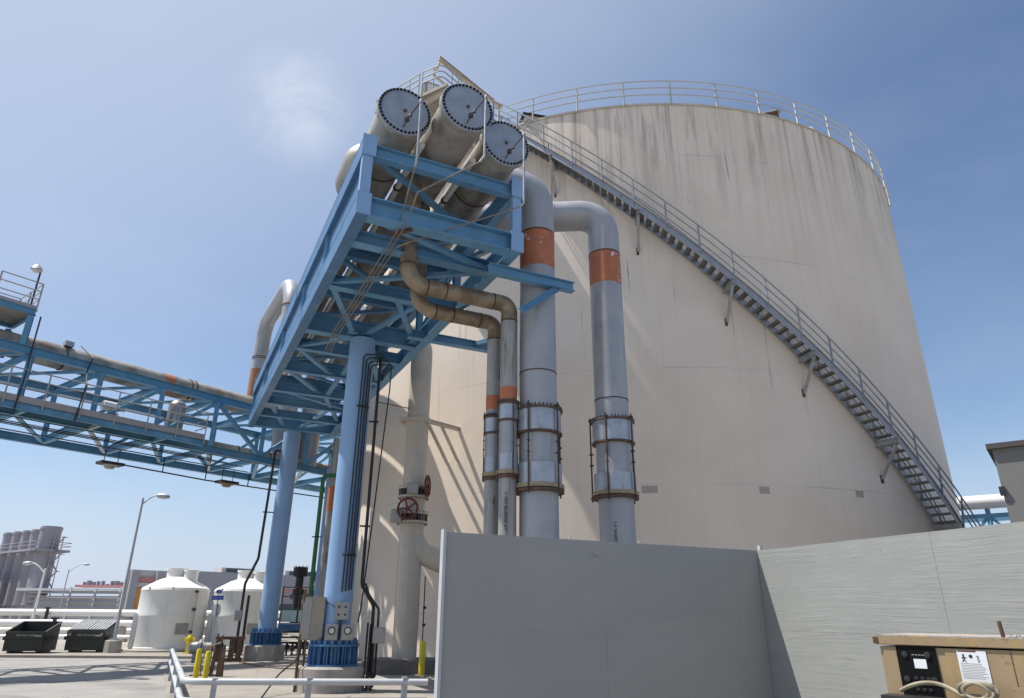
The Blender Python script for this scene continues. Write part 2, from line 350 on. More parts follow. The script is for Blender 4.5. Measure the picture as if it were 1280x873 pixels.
def tank_material():
    m, nt, N, L, P = nodes('cream_tank_paint'); p = pos(N)
    sub = N.new('ShaderNodeVectorMath'); sub.operation = 'SUBTRACT'; sub.inputs[1].default_value = TC; L.new(p, sub.inputs[0])
    sx = N.new('ShaderNodeSeparateXYZ'); L.new(sub.outputs[0], sx.inputs[0])
    ang = mathn(N, L, 'ARCTAN2', sx.outputs['X'], mathn(N, L, 'MULTIPLY', sx.outputs['Y'], -1.0))
    u = mathn(N, L, 'MULTIPLY', ang, TR); z = sx.outputs['Z']
    cb = N.new('ShaderNodeCombineXYZ'); L.new(u, cb.inputs['X']); L.new(z, cb.inputs['Y'])
    uv = cb.outputs[0]
    base = mixc(N, L, remap(N, L, noise(N, L, uv, .28, 5), .35, .65), (.675, .58, .485), (.735, .64, .54))
    fine = noise(N, L, mapping(N, L, uv, (5.5, .10, 1)), 1.0, 6, .6)
    base = mixc(N, L, remap(N, L, fine, .48, .78, 0, .16), base, (.46, .385, .31))
    # run-off streaks from the rim, fading down the wall
    fade = remap(N, L, z, 13.0, 25.2, 0, 1); fade = mathn(N, L, 'MULTIPLY', fade, fade)
    st = noise(N, L, mapping(N, L, uv, (2.3, .05, 1), (0,0,0), (3.7, 0, 0)), 1.0, 9, .70)
    patch = remap(N, L, noise(N, L, mapping(N, L, uv, (.16, .012, 1), (0,0,0), (6.1, 0, 0)), 1.0, 3), .36, .60, .25, 1)
    f1 = mathn(N, L, 'MULTIPLY', mathn(N, L, 'MULTIPLY', remap(N, L, st, .475, .62), fade), patch, True)
    base = mixc(N, L, mathn(N, L, 'MULTIPLY', f1, .88), base, (.205, .185, .155))
    gr = noise(N, L, mapping(N, L, uv, (.75, .06, 1), (0,0,0), (11.2, 0.4, 0)), 1.0, 7, .68)
    f2 = mathn(N, L, 'MULTIPLY', remap(N, L, gr, .55, .68), remap(N, L, z, 18.5, 25.2), True)
    base = mixc(N, L, mathn(N, L, 'MULTIPLY', f2, .9), base, (.15, .145, .10))
    # single long drips
    dr = noise(N, L, mapping(N, L, uv, (3.2, .10, 1), (0,0,0), (1.3, 5.2, 0)), 1.0, 4, .6)
    f3 = mathn(N, L, 'MULTIPLY', remap(N, L, dr, .665, .71), remap(N, L, z, 9.0, 16.0), True)
    base = mixc(N, L, mathn(N, L, 'MULTIPLY', f3, .75), base, (.17, .14, .12))
    # weld seams of the courses
    for zz in (2.0, 6.75, 11.55, 16.9, 22.2):
        d = mathn(N, L, 'ABSOLUTE', mathn(N, L, 'SUBTRACT', z, zz))
        s = remap(N, L, d, .012, .03, 1, 0)
        s = mathn(N, L, 'MULTIPLY', s, remap(N, L, noise(N, L, mapping(N, L, uv, (.35, .01, 1), (0,0,0), (zz, 0, 0)), 1.0, 4), .42, .66, .03, .42))
        base = mixc(N, L, s, base, (.24, .20, .16))
    L.new(base, P.inputs['Base Color']); P.inputs['Roughness'].default_value = .62; P.inputs['Specular IOR Level'].default_value = .3
    b = N.new('ShaderNodeBump'); b.inputs['Strength'].default_value = .25; b.inputs['Distance'].default_value = .05
    L.new(noise(N, L, mapping(N, L, uv, (.35, .22, 1)), 1.0, 4), b.inputs['Height']); L.new(b.outputs[0], P.inputs['Normal'])
    return m
M_tank = tank_material()
def plywood(name, col, amt):
    m, nt, N, L, P = nodes(name); p = mapping(N, L, pos(N), (1,1,1), (0,0,AZ))
    n1 = noise(N, L, p, .9, 6); c = mixc(N, L, remap(N, L, n1, .3, .7), tuple(x*.95 for x in col), tuple(x*1.04 for x in col))
    n3 = noise(N, L, mapping(N, L, p, (.5, .5, 5)), 1.0, 6)
    c = mixc(N, L, remap(N, L, n3, .45, .75, 0, .35), c, tuple(x*.87 for x in col))
    n4 = noise(N, L, p, 5.5, 3, .5); c = mixc(N, L, remap(N, L, n4, .735, .77, 0, .5), c, tuple(x*.55 for x in col))
    L.new(c, P.inputs['Base Color']); P.inputs['Roughness'].default_value = .55
    wob = N.new('ShaderNodeTexNoise'); wob.inputs['Scale'].default_value = .8; L.new(p, wob.inputs['Vector'])
    add = N.new('ShaderNodeVectorMath'); add.operation = 'MULTIPLY_ADD'; add.inputs[1].default_value = (0, 0, .14)
    L.new(wob.outputs['Color'], add.inputs[0]); L.new(p, add.inputs[2])
    g = noise(N, L, mapping(N, L, add.outputs[0], (.7, .7, 20)), 1.0, 7, .6)
    fine_g = noise(N, L, mapping(N, L, add.outputs[0], (1.6, 1.6, 46)), 1.0, 6, .65)
    msk = remap(N, L, noise(N, L, p, 1.3, 4), .38, .62, .15, 1)
    g = mathn(N, L, 'MULTIPLY', mathn(N, L, 'ADD', g, mathn(N, L, 'MULTIPLY', fine_g, .55)), msk)
    b = N.new('ShaderNodeBump'); b.inputs['Strength'].default_value = amt; b.inputs['Distance'].default_value = .02
    L.new(g, b.inputs['Height']); L.new(b.outputs[0], P.inputs['Normal']); return m
M_ply = plywood('grey_painted_plywood', (.31, .305, .29), .35)
M_ply2 = plywood('grey_painted_plywood_grainy', (.29, .30, .285), .38)

# ------------------------------------------------------------------ ground
structure('ground', MB().add([(-3000,-300,-.012),(3000,-300,-.012),(3000,5000,-.012),(-3000,5000,-.012)], [(0,1,2,3)]), M_far)
structure('road', MB().add([(-90,-20,-.004),(60,-20,-.004),(60,34.6,-.004),(-90,33.6,-.004)], [(0,1,2,3)]), M_asph)
structure('pavement', MB().prism([(-90,33.7),(-13.8,34.55),(-13.2,37.5),(-14,47.5),(-90,46.5)], -.05, .075), M_pad)
structure('kerb', MB().prism([(-90,33.50),(-13.6,34.35),(-13.8,34.545),(-90,33.695)], -.05, .10), M_curb)
structure('concrete_pad', MB().prism([(-6.35,14.3),(-9.2,20.5),(-12.9,28.2),(-13.1,34.3),(-12.9,48),(-2,70),(40,70),(40,17),(3.8,12.4),(-.9,9.2)], -.05, .02), M_pad)

# ------------------------------------------------------------------ the big tank
tank = thing('storage_tank', 'huge cream cylindrical storage tank with dark run-off streaks below its rim', 'storage tank', TC)
sh = MB(); n = 288; zs = [0.0, 5, 10, 15, 20, 25.0, TH]
sh.v = [TP(360*k/n, TR, z) for z in zs for k in range(n)]
sh.f = [(i*n+k, i*n+(k+1) % n, (i+1)*n+(k+1) % n, (i+1)*n+k) for i in range(len(zs)-1) for k in range(n)]
build('shell', sh, M_tank, tank, 40)
build('roof', MB().lathe(TC, [(TR-.02, TH-.02), (12, TH+.45), (6, TH+.85), (.05, TH+1.0)], 96), M_beige, tank, 40)
build('rim_angle', MB().ring(TC, TR-.01, TR+.05, TH-.10, TH+.012, 192), M_beige, tank, 40)
build('base_ring', MB().ring(TC, TR+.01, TR+.22, 0.0, .10, 160), M_conc, tank, 40)
for dg_, zz, w_ in ((-172.9, 6.54, .62), (172.5, 6.55, .42), (158.2, 6.61, .42)):
    p = MB(); h = math.degrees(w_/2/TR)
    for i in range(5):
        for dz in (-.14, .14): p.v.append(TP(dg_-h+2*h*i/4, TR+.006, zz+dz))
    p.f = [(2*i, 2*i+2, 2*i+3, 2*i+1) for i in range(4)]
    build('repair_patch', p, mat('faded_patch_paint', (.40, .325, .28), .7, 0, .06, 5), tank)
# fittings on the roof edge
t = thing('roof_hatch', 'small dark hatch box at the tank rim beside the stair handrail', 'hatch', TP(-157.5, 17.1, TH))
build('cover', MB().frame_box(TP(-157.5, 17.2, TH+.42), Vector((.62, .15, 0)), Vector((-.1, .42, .03)), Z*.05), M_darkbox, t)
build('box', MB().frame_box(TP(-157.5, 17.2, TH+.18), Vector((.5, .12, 0)), Vector((-.08, .34, 0)), Z*.18), M_beige, t)
t = thing('vent_cap', 'small grey vent cap on the tank rim right of the stained area', 'vent', TP(161.8, 17.2, TH))
build('cap', MB().box(TP(161.8, 17.35, TH+.40), .95, .5, .10, 18), M_galv, t)
build('box', MB().box(TP(161.8, 17.35, TH+.16), .7, .4, .36, 18), M_rust, t)
t = thing('roof_ventilator', 'white pointed ventilator peeping over the right side of the tank rim', 'vent', TP(149.2, 16.4, TH))
build('hood', MB().lathe(TP(149.2, 16.5, TH), [(.75, .1), (.78, .22), (.2, 1.35), (.03, 1.5)], 20), M_white, t, 40)
build('neck', MB().lathe(TP(149.2, 16.5, TH), [(.45, -.3), (.45, .09)], 20), M_white, t, 40)

# rim railing
rail = thing('rim_railing', 'thin three-rail guard railing round the top edge of the big tank', 'railing', TP(180, TR, TH))
rsegs = [206.6-k*338/160 for k in range(161)]
for dz in (.47, .89, 1.31):
    build('rail', MB().tube([TP(d, TR+.10, TH+dz) for d in rsegs], .032, 6), M_railg, rail)
for k in range(47):
    d = 201.9-7.4*k
    if d < 206.6-338: break
    build('post', MB().bar(TP(d, TR+.10, TH-.12), TP(d, TR+.10, TH+1.31), .065, .065), M_railg, rail)

# ------------------------------------------------------------------ spiral stair
ST_G = .2943
def zst(d): return 6.13+ST_G*(d-143.6)
D0, D1 = 124.0, 208.2
stair = thing('spiral_staircase', 'long grey steel staircase curling up the outside of the cream tank', 'staircase', TP(D0, TR+.5, 0))
def helix_plate(r, t, lo, hi, d0=D0, d1=D1, n=110):
    mb = MB()
    for i in range(n+1):
        d = d0+(d1-d0)*i/n
        for rr in (r, r+t):
            for dz in (lo, hi): mb.v.append(TP(d, rr, zst(d)+dz))
    for i in range(n):
        a, b = 4*i, 4*i+4
        mb.f += [(a, b, b+1, a+1), (a+2, a+3, b+3, b+2), (a, a+2, b+2, b), (a+1, b+1, b+3, a+3)]
    mb.f += [(0, 1, 3, 2), (4*n, 4*n+2, 4*n+3, 4*n+1)]
    return mb
build('stringer', helix_plate(TR+.93, .025, -.18, .20), M_stair, stair)
build('stringer', helix_plate(TR+.10, .025, -.18, .19), M_stair, stair)
fl = helix_plate(TR+.955, .06, .185, .20); build('stringer_flange', fl, M_stair, stair)
nt_ = 84
for k in range(nt_):
    d = D0+.4+(D1-D0-.6)*k/(nt_-1); z = zst(d)-.02
    tr = MB(); da = math.degrees(.12/TR)
    for s0, s1, z0, z1 in ((-1, 1, 0, .03), (-1, -.82, -.055, .0), (.82, 1, -.04, .0)):
        vs = [TP(d+da*s, r, z+zz) for zz in (z0, z1) for r in (TR+.13, TR+.925) for s in (s0, s1)]
        tr.add(vs, [(0,2,3,1),(4,5,7,6),(0,1,5,4),(2,6,7,3),(0,4,6,2),(1,3,7,5)])
    build('tread', tr, M_tread, stair, 0)
for r, lo, hi, d0 in ((TR+.965, .42, 1.16, D0), (TR+.16, .50, .98, D0)):
    hs = (.52, .95, 1.38) if r > TR+.5 else (.60, 1.0)
    flare = (lambda d, r=r: r+(.42*max(0., min(1., (153-d)/20.))**1.5 if r > TR+.5 else 0.))
    for h in hs:
        build('handrail', MB().tube([TP(d0+(D1-d0)*i/110, flare(d0+(D1-d0)*i/110), zst(d0+(D1-d0)*i/110)+h) for i in range(111)], .033 if h > 1 else .028, 6), M_stair, stair)
    k = 0
    while d0+k*4.15 < D1:
        d = d0+.6+k*4.15; k += 1
        if d > D1: break
        build('post', MB().bar(TP(d, r, zst(d)+.0), TP(d, flare(d), zst(d)+hs[-1]), .06, .06), M_stair, stair)
for d in (198.3, 186.4, 174.8, 164.7, 153.4, 142.6, 131.5):
    z = zst(d)-.24
    tang = (TP(d+.1, 1, 0)-TP(d-.1, 1, 0)).normalized()
    b_ = build('bracket', MB().ibeam(TP(d, TR+.0, z), TP(d, TR+1.08, z), .24, .13, .02, .015), M_bstrut, stair)
    build('strut', MB().bar(TP(d, TR+.02, z-1.45), TP(d, TR+.95, z-.14), .12, .07), M_bstrut, b_)
    build('foot_plate', MB().bar(TP(d, TR-.005, z-1.62), TP(d, TR-.005, z-1.28), .20, .03), M_rust, b_)
# landing at the head of the stair
land = thing('stair_landing', 'grey railed landing platform at the top of the tank staircase', 'platform', TP(212.5, TR+.2, TH))
L0, L1, LR = 209.2, 225.4, 22.0
def lr(d): return LR if d < 221.6 else LR-1.5*(d-221.6)/3.8
dk = MB(); vs = []
for z in (TH-.42, TH-.26):
    for r in (None, 1):
        for i in range(6):
            d_ = L0+(L1-L0)*i/5; vs.append(TP(d_, TR-.3 if r is None else lr(d_), z))
fs = []
for i in range(5):
    fs += [(i, i+1, 6+i+1, 6+i), (12+i, 18+i, 18+i+1, 12+i+1), (6+i, 6+i+1, 18+i+1, 18+i), (i, 12+i, 12+i+1, i+1)]
fs += [(0, 6, 18, 12), (5, 17, 23, 11)]
build('deck', dk.add(vs, fs), M_platund, land)
build('edge_beam', MB().ibeam(TP(L0, LR-.15, TH-.57), TP(221.6, LR-.15, TH-.57), .28, .15), M_beige, land)
for d in (L0+.4, 221.2, L1-.4): build('carrier_beam', MB().ibeam(TP(d, TR-.1, TH-.58), TP(d, lr(d)-.25, TH-.58), .28, .15), M_beige, land)
for d in (L0+.4, L1-.4): build('knee_brace', MB().bar(TP(d, TR-.01, TH-3.4), TP(d, LR-1.6, TH-.74), .12, .12), M_beige, land)
def rail_panel(pts, hs, r, parent, mat_, postxy, cap=True, name='rail'):
    for h in hs: build(name, MB().tube([Vector(p)+Z*h for p in pts], r, 6), mat_, parent)
    for p in postxy: build('post', MB().bar(Vector(p)-Z*.38, Vector(p)+Z*hs[-1], .05, .05), mat_, parent)
hz = (.40, .74, 1.08)
def LP(t_): return TP(208.5+1.6*t_, 18.57+3.37*t_, TH)
rail_panel(fillet([LP(0), LP(1.0), TP(213.0, LR, TH)], .35, 6), hz, .036, land, M_railg, [LP(.0), LP(.35), LP(.62), LP(.80), TP(211.3, LR-.05, TH), TP(213.0, LR, TH)])
rail_panel(fillet([TP(213.5, LR, TH), TP(221.6, LR, TH), TP(L1, 20.5, TH), TP(L1, 18, TH)], .3, 6), hz, .036, land, M_railg, [TP(213.5, LR, TH), TP(215.2, LR-.03, TH), TP(217.5, LR-.07, TH), TP(219.6, LR-.05, TH), TP(221.6, LR-.05, TH), TP(223.5, 21.2, TH), TP(L1, 19.9, TH), TP(L1, 18.2, TH)])
t = thing('landing_cabinet', 'small grey cabinet standing on the stair landing behind the three pipe ends', 'cabinet', TP(212.9, 21.45, TH-.25))
build('cabinet', MB().frame_box(TP(212.9, 21.45, TH+.12), A*.42, B*.40, Z*.37), M_boxgrey, t, 0, .02)
build('door_panel', MB().frame_box(TP(212.9, 21.45, TH+.12)-A*.43-B*.02, A*.012, B*.24, Z*.24), M_white, t)
t = thing('davit_beam', 'pale beige beam slanting above the landing handrail by the tank top', 'beam', TP(207.6, TR+.2, TH))
build('beam', MB().ibeam(TP(207.6, TR+.1, TH+1.30), TP(210.2, 22.15, TH+1.30), .20, .16), M_beige, t)
build('brace', MB().bar(TP(212.6, 21.4, TH+1.32), TP(210.15, 22.0, TH+1.32), .1, .1), M_beige, t)
build('brace', MB().bar(TP(212.6, 21.4, TH+1.30), TP(211.0, 19.6, TH+.8), .1, .1), M_beige, t)
for d_, r in ((207.8, TR+.3), (209.5, 20.9)): build('post', MB().bar(TP(d_, r, TH-.1), TP(d_, r, TH+1.19), .1, .1), M_beige, t)

# ------------------------------------------------------------------ main pipe bridge (blue truss)
ZB, ZT = 10.35, 12.48
NE, FE = -7.65, 13.75
tr = thing('pipe_bridge', 'blue steel truss bridge on two round columns carrying three fat pipes', 'pipe bridge', T(3, 0, ZB))
HC = .54
for b in (-1.93, 1.95):
    for z in (ZB+HC/2, ZT-HC/2):
        if b < 0:
            cm = MB().bar(T(NE, -2.055, z), T(FE, -2.055, z), .02, HC-.062)
            for k in (-1, 1): cm.bar(T(NE, b, z+k*(HC/2-.015)), T(FE, b, z+k*(HC/2-.015)), .28, .03)
        else: cm = MB().ibeam(T(NE, b, z), T(FE, b, z), HC, .28, .028, .02)
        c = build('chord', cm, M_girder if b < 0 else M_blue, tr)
        build('end_plate', MB().bar(T(NE-.022, b, z-HC/2-.01), T(NE-.022, b, z+HC/2+.01), .34, .03, A), M_colblue, c)
    build('end_post', MB().bar(T(NE+.10, b, ZB+HC), T(NE+.10, b, ZT-HC), .24, .18, A), M_colblue, tr)
    for a in (-3.5, 0, 4.35, 9.1, 13.5):
        build('post', MB().ibeam(T(a, b, ZB+HC), T(a, b, ZT-HC), .2, .2, .02, .015), M_blue, tr)
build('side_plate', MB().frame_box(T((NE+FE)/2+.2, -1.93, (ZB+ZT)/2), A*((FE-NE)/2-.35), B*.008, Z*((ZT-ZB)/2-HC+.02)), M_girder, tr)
for a in (-.4, 7.2):
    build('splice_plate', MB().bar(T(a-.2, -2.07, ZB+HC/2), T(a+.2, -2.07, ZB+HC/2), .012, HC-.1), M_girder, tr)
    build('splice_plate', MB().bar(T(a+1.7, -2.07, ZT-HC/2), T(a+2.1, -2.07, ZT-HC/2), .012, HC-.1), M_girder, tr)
for a, h, w in ((-7.45, .50, .36), (-6.15, .36, .30), (-3.5, .36, .28), (1.8, .40, .26), (4.35, .40, .26), (7.1, .40, .26), (9.15, .36, .22), (11.3, .36, .26)):
    build('crossbeam', MB().ibeam(T(a, -1.92, ZB+h/2+.012), T(a, 1.94, ZB+h/2+.012), h, w), M_blue, tr)
for a in (0.02, 13.45):
    build('cap_beam', MB().ibeam(T(a, -1.92, ZB+.31), T(a, 1.94, ZB+.31), .60, .34, .035, .03), M_blue, tr)
for a in (-7.5, -4.9, -2.4, 0.6, 3.2, 5.8, 8.4, 11.0, 13.4):
    build('crossbeam', MB().ibeam(T(a, -1.92, ZT-.33), T(a, 1.94, ZT-.33), .34, .22), M_blue, tr)
diag = [(-7.35, -1.6, -6.2, 1.7), (-3.6, -1.75, -6.0, 1.75), (-3.4, -1.7, -.25, -.35), (-3.35, .9, -.25, .1), (-.3, 1.7, -3.3, .2),
        (.25, -.3, 1.75, -1.7), (.3, .4, 4.2, 1.7), (2.0, -1.7, 4.2, -.2), (1.9, 0.25, 4.3, 0.35), (4.5, -1.7, 6.95, -.1), (4.5, .3, 7.0, .35), (4.5, .4, 7.0, 1.7),
        (7.2, -1.7, 9.0, 1.6), (7.3, .3, 11.2, 1.7), (9.2, -1.7, 13.2, -.5), (9.3, .9, 13.2, .3), (11.4, 1.7, 13.3, .3)]
for kd, (a0, b0, a1, b1) in enumerate(diag):
    dz = ZB+.13+.011*(kd % 5)
    build('brace', MB().bar(T(a0, b0, dz), T(a1, b1, dz), .17, .10), M_blue, tr)
    for a_, b_ in ((a0, b0), (a1, b1)):
        build('gusset_plate', MB().box(T(a_, b_, dz-.058), .34, .30, .012, -25.8), M_blue, tr)
for a0, b0, a1, b1 in ((-7.4, -1.7, -5.0, 1.8), (-2.5, -1.7, -4.8, 1.8), (-2.3, -1.7, .5, 1.8), (3.1, -1.7, .7, 1.8), (3.3, -1.7, 5.7, 1.8), (8.3, -1.7, 5.9, 1.8), (8.5, -1.7, 10.9, 1.8)):
    build('brace', MB().bar(T(a0, b0, ZT-.36), T(a1, b1, ZT-.36), .15, .11), M_blue, tr)
for a0, a1, s in ((-7.3, -3.6, 1), (-3.3, -.1, -1), (.2, 4.2, 1), (4.5, 9.0, -1), (9.2, 13.3, 1)):
    z0, z1 = (ZB+HC, ZT-HC) if s > 0 else (ZT-HC, ZB+HC)
    build('brace', MB().bar(T(a0, 1.95, z0), T(a1, 1.95, z1), .14, .14), M_blue, tr)
# outrigger beams towards the risers
o_ = build('outrigger', MB().ibeam(T(-6.93, 1.5, 10.11), T(-6.93, 3.98, 10.11), .26, .22, .02, .016), M_blue, tr)
build('strut', MB().ibeam(T(-6.93, 2.42, 9.12), T(-6.93, 3.52, 10.0), .17, .18, .016, .012), M_blue, o_)
o_ = build('outrigger', MB().ibeam(T(-.9, 1.3, ZB+.15), T(-.9, 4.3, ZB+.15), .28, .26, .02, .016), M_blue, tr)
build('strut', MB().bar(T(-.95, 3.7, ZB+.2), T(-1.9, 4.35, ZB+.25), .14, .14), M_blue, o_)
hang = build('hanger', MB().bar(T(-5.6, 1.62, ZB-.62), T(-5.6, 1.62, ZB+.05), .11, .03, A).bar(T(-5.6, 1.62, ZB-.62), T(-4.7, 1.35, ZB-.66), .10, .03).bar(T(-4.7, 1.35, ZB-.68), T(-4.7, 1.35, ZB+.1), .11, .03, A), M_blue, tr)

# columns, pedestals
def column(a, b, top, label, ped_label, round_):
    base = T(a, b, .64)
    pd = MB().lathe(T(a, b, -.05), [(.92, 0), (.92, .64), (.87, .69)], 40 if round_ else 8)
    tag(build('concrete_pedestal', pd, M_conc, None, 30), ped_label, 'pedestal', 'concrete pedestals under the blue columns')
    c = thing('support_column', label, 'column', base, 'round blue columns')
    build('shaft', MB().lathe(T(a, b, .64), [(.41, .02), (.41, top-.64)], 48), M_colblue, c, 40)
    bf = build('base_flange', MB().ring(T(a, b, .64), .415, .70, .50, .555, 48).ring(T(a, b, .64), .415, .72, .0, .05, 48), M_baseblue, c, 40)
    for k in range(20):
        an = 2*math.pi*k/20; e = Vector((math.cos(an), math.sin(an), 0))
        build('gusset', MB().bar(T(a, b, .64)+e*.55+Z*.05, T(a, b, .64)+e*.55+Z*.50, .26, .022, e.cross(Z)), M_baseblue, bf, 0)
    for k in range(20):
        an = 2*math.pi*(k+.5)/20; e = Vector((math.cos(an), math.sin(an), 0))
        build('anchor_bolt', MB().lathe(T(a, b, .64)+e*.60, [(.028, .06), (.028, .56), (.062, .56), (.062, .65), (.03, .655), (.03, .70)], 8), M_baseblue, bf, 40)
    return c
column(0, .06, ZB, 'front blue round column with black conduits and grey boxes on it', 'round concrete pedestal under the front blue column', True)
column(14.05, .10, ZB+.02, 'rear blue round column standing behind the front one, nearer the white tanks', 'square-edged concrete pedestal under the rear blue column', False)

# ------------------------------------------------------------------ the three header pipes
ZH = 13.2
def header(b, a0, a1, label):
    h = thing('header_pipe', label, 'pipe', T(a0, b, ZH), 'three large header pipes on the blue bridge')
    r = .585
    build('barrel', MB().lathe(T(a0+.10, b, ZH), [(r, 0), (r, a1-a0)], 48, A), M_header, h, 40)
    for w in (2.2, 5.1, 8.4, 12.2, 16.1, 19.5):
        if a0+w < a1: build('weld_ring', MB().ring(T(a0+w, b, ZH), r-.01, r+.012, 0, .05, 40, A), M_weld, h, 40)
    build('weld_flange', MB().ring(T(a0, b, ZH), .5, .668, .075, .16, 64, A), M_flrim, h, 40)
    bf = build('blind_flange', MB().lathe(T(a0, b, ZH), [(.05, -.012), (.655, -.004), (.668, .004), (.668, .072)], 64, A), M_flange, h, 25)
    build('centre_plug', MB().lathe(T(a0, b, ZH), [(.04, -.05), (.04, .0)], 12, A), M_rust, bf)
    for k in range(40):
        an = 2*math.pi*(k+.5)/40
        c = T(a0, b, ZH)+(B*math.cos(an)+Z*math.sin(an))*.612
        build('bolt', MB().lathe(c, [(.020, -.042), (.020, .22)], 6, A).lathe(c, [(.035, -.030), (.035, 0.0)], 6, A), M_bolt, bf, 0)
    # drain cock and tube
    p0 = T(a0-.03, b-.02, ZH-.50); p1 = T(a0-.16, b+.02, ZH-.36); p2 = T(a0-.62, b+.20, ZH-.12)
    v_ = build('drain_valve', MB().tube([p0, p1, p2], .016, 8).box(p1+(p2-p1)*.0, .09, .08, .10, 25).box(p1+(p2-p1)*.25, .06, .06, .07, 25), M_rod, h)
    return h, p2
ends = []
for b, a0, lab in ((-1.24, -8.0, 'left fat pipe, its bolted round end plate above the left girder'),
                   (.06, -8.8, 'middle fat pipe whose bolted round end plate sticks out the furthest'),
                   (1.45, -8.0, 'right one of the three fat pipes, its bolted round end plate nearest the tank')):
    ends.append(header(b, a0, 10.05, lab))
for i, ((h, p), la) in enumerate(zip(ends, ('left', 'middle', 'right'))):
    d = thing('drain_tube', 'thin drain tube dropping from the %s pipe end and running under the blue bridge' % la, 'tube', p, 'drain tubes of the three pipe ends')
    zc = ZB-.06; bc = -1.02+.10*i
    if i == 0:
        q = [p+Vector((0, 0, 0)), T(-8.62, -1.04, ZT-.9), T(-8.45, -1.02, ZT-1.1), T(-7.3, bc, zc), T(-.6, bc, zc), T(-.4, bc, zc-.1), T(1.2, bc+.1, zc-.05)]
    elif i == 1:
        q = [p, T(-9.42, .26, ZB+1.1), T(-9.3, .2, ZB+1.0), T(-8.2, -.85, ZB+.55), T(-7.75, bc, ZB-.03), T(-7.3, bc, zc), T(-.4, bc, zc), T(1.2, bc+.1, zc-.05)]
    else:
        q = [p, T(-8.62, 1.65, ZB+.75), T(-8.5, 1.6, ZB+.70), T(-7.0, -.55, ZB-.03), T(-6.6, bc, zc), T(-.4, bc, zc), T(1.2, bc+.1, zc-.05)]
    build('riser', MB().tube(fillet(q[:3], .03, 3), .026, 8), M_galv, d)
    build('run', MB().tube(fillet(q[2:], .08, 4), .018, 6), M_tube, d)
    build('elbow', MB().lathe(p-Z*.03, [(.04, 0), (.045, .06), (.02, .1)], 10), M_galv, d)
tag(build('tube_clamp', MB().box(T(-7.3, -.90, ZB-.03), .55, .10, .05, 25), M_rust), 'rusty clamp holding the thin drain tubes under the nearest cross beam', 'clamp', None)
# two thin bright pipes between the headers
for b, lb in ((-.62, 'left'), (.76, 'right')):
    s = thing('thin_pipe', 'thin pale pipe lying between the fat pipes, %s' % ('left of the middle one' if lb == 'left' else 'right of the middle one'), 'pipe', T(-7, b, 12.7), 'thin pale pipes between the headers')
    build('barrel', MB().tube([T(-7.5, b, 12.78), T(13.2, b, 12.78)], .085, 12), M_white, s)
    for a in (-5.5, -1, 4): build('clamp', MB().ring(T(a, b, 12.78), .083, .11, 0, .08, 16, A), M_rust, s)
# side loop bulging out left of the left header
lp = thing('bypass_loop', 'short fat pipe loop bulging out beyond the left girder under the left pipe end', 'pipe', T(-4, -2.2, ZH))
build('loop', MB().tube(fillet([T(-5.6, -1.1, ZH), T(-5.6, -1.56, ZH), T(-4.3, -1.56, ZH), T(-4.3, -1.1, ZH)], .4, 10), .57, 28), M_header, lp, 40)

# ------------------------------------------------------------------ risers beside the tank
def stencil(parent, c, r, body, size, facing, up=1):
    vs, fs = text_mesh(body, size, 0)
    mb = MB()
    for v in vs:        # running up the pipe (up=1) or down it (up=-1), wrapped round the barrel
        an = facing+up*v.y/r
        mb.v.append(Vector((c.x+math.sin(an)*(r+.004), c.y+math.cos(an)*(r+.004), c.z+v.x*up)))
    mb.f = fs
    return build('lettering', mb, M_blacklet, parent, 0)
def ejoint(parent, P, r, zt, zc1, zc2, zb, nrod, rr=None, tanlow=True):
    c = Vector((P.x, P.y, 0)); ro = r*1.19
    j = build('expansion_joint', MB().ring(c, r-.02, r+.012, zc2, zc1, 40), M_alum, parent, 40)
    build('collar', MB().ring(c, r, ro, zc1, zt, 40), M_collar, j, 40); build('collar', MB().ring(c, r, ro, zb+.05, zc2, 40), M_collar, j, 40)
    build('joint_flange', MB().ring(c, r, ro*1.09, zt, zt+.045, 40).ring(c, r, ro*1.05, zc1-.05, zc1, 40), M_rust, j, 40)
    build('joint_flange', MB().ring(c, r, ro*1.10, zb-.05, zb+.05, 40), M_tan, j, 40)
    build('joint_flange', MB().ring(c, r, ro*1.09, zb-.14, zb-.07, 40), M_rust, j, 40)
    for k in range(nrod):
        an = 2*math.pi*k/nrod+.5; e = Vector((math.cos(an), math.sin(an), 0))*ro*1.10
        rod = MB().cyl(c+e+Z*(zb-.2), c+e+Z*(zt+.16), .017*r/.48+.006, 8)
        for zz in (zb-.1, zt+.08, zc1-.35*(zc1-zc2), zc2+.3*(zc1-zc2)): rod.cyl(c+e*1.08+Z*zz, c+e*.9+Z*zz, .022*r/.48+.004, 6)
        build('tie_rod', rod, M_rod, j)
    nb = 36
    bo = MB()
    for k in range(nb):
        an = 2*math.pi*k/nb; e = Vector((math.cos(an), math.sin(an), 0))*ro*1.03
        bo.box(c+e+Z*(zt+.075), .035, .035, .06)
    build('bolt_circle', bo, M_rod, j)
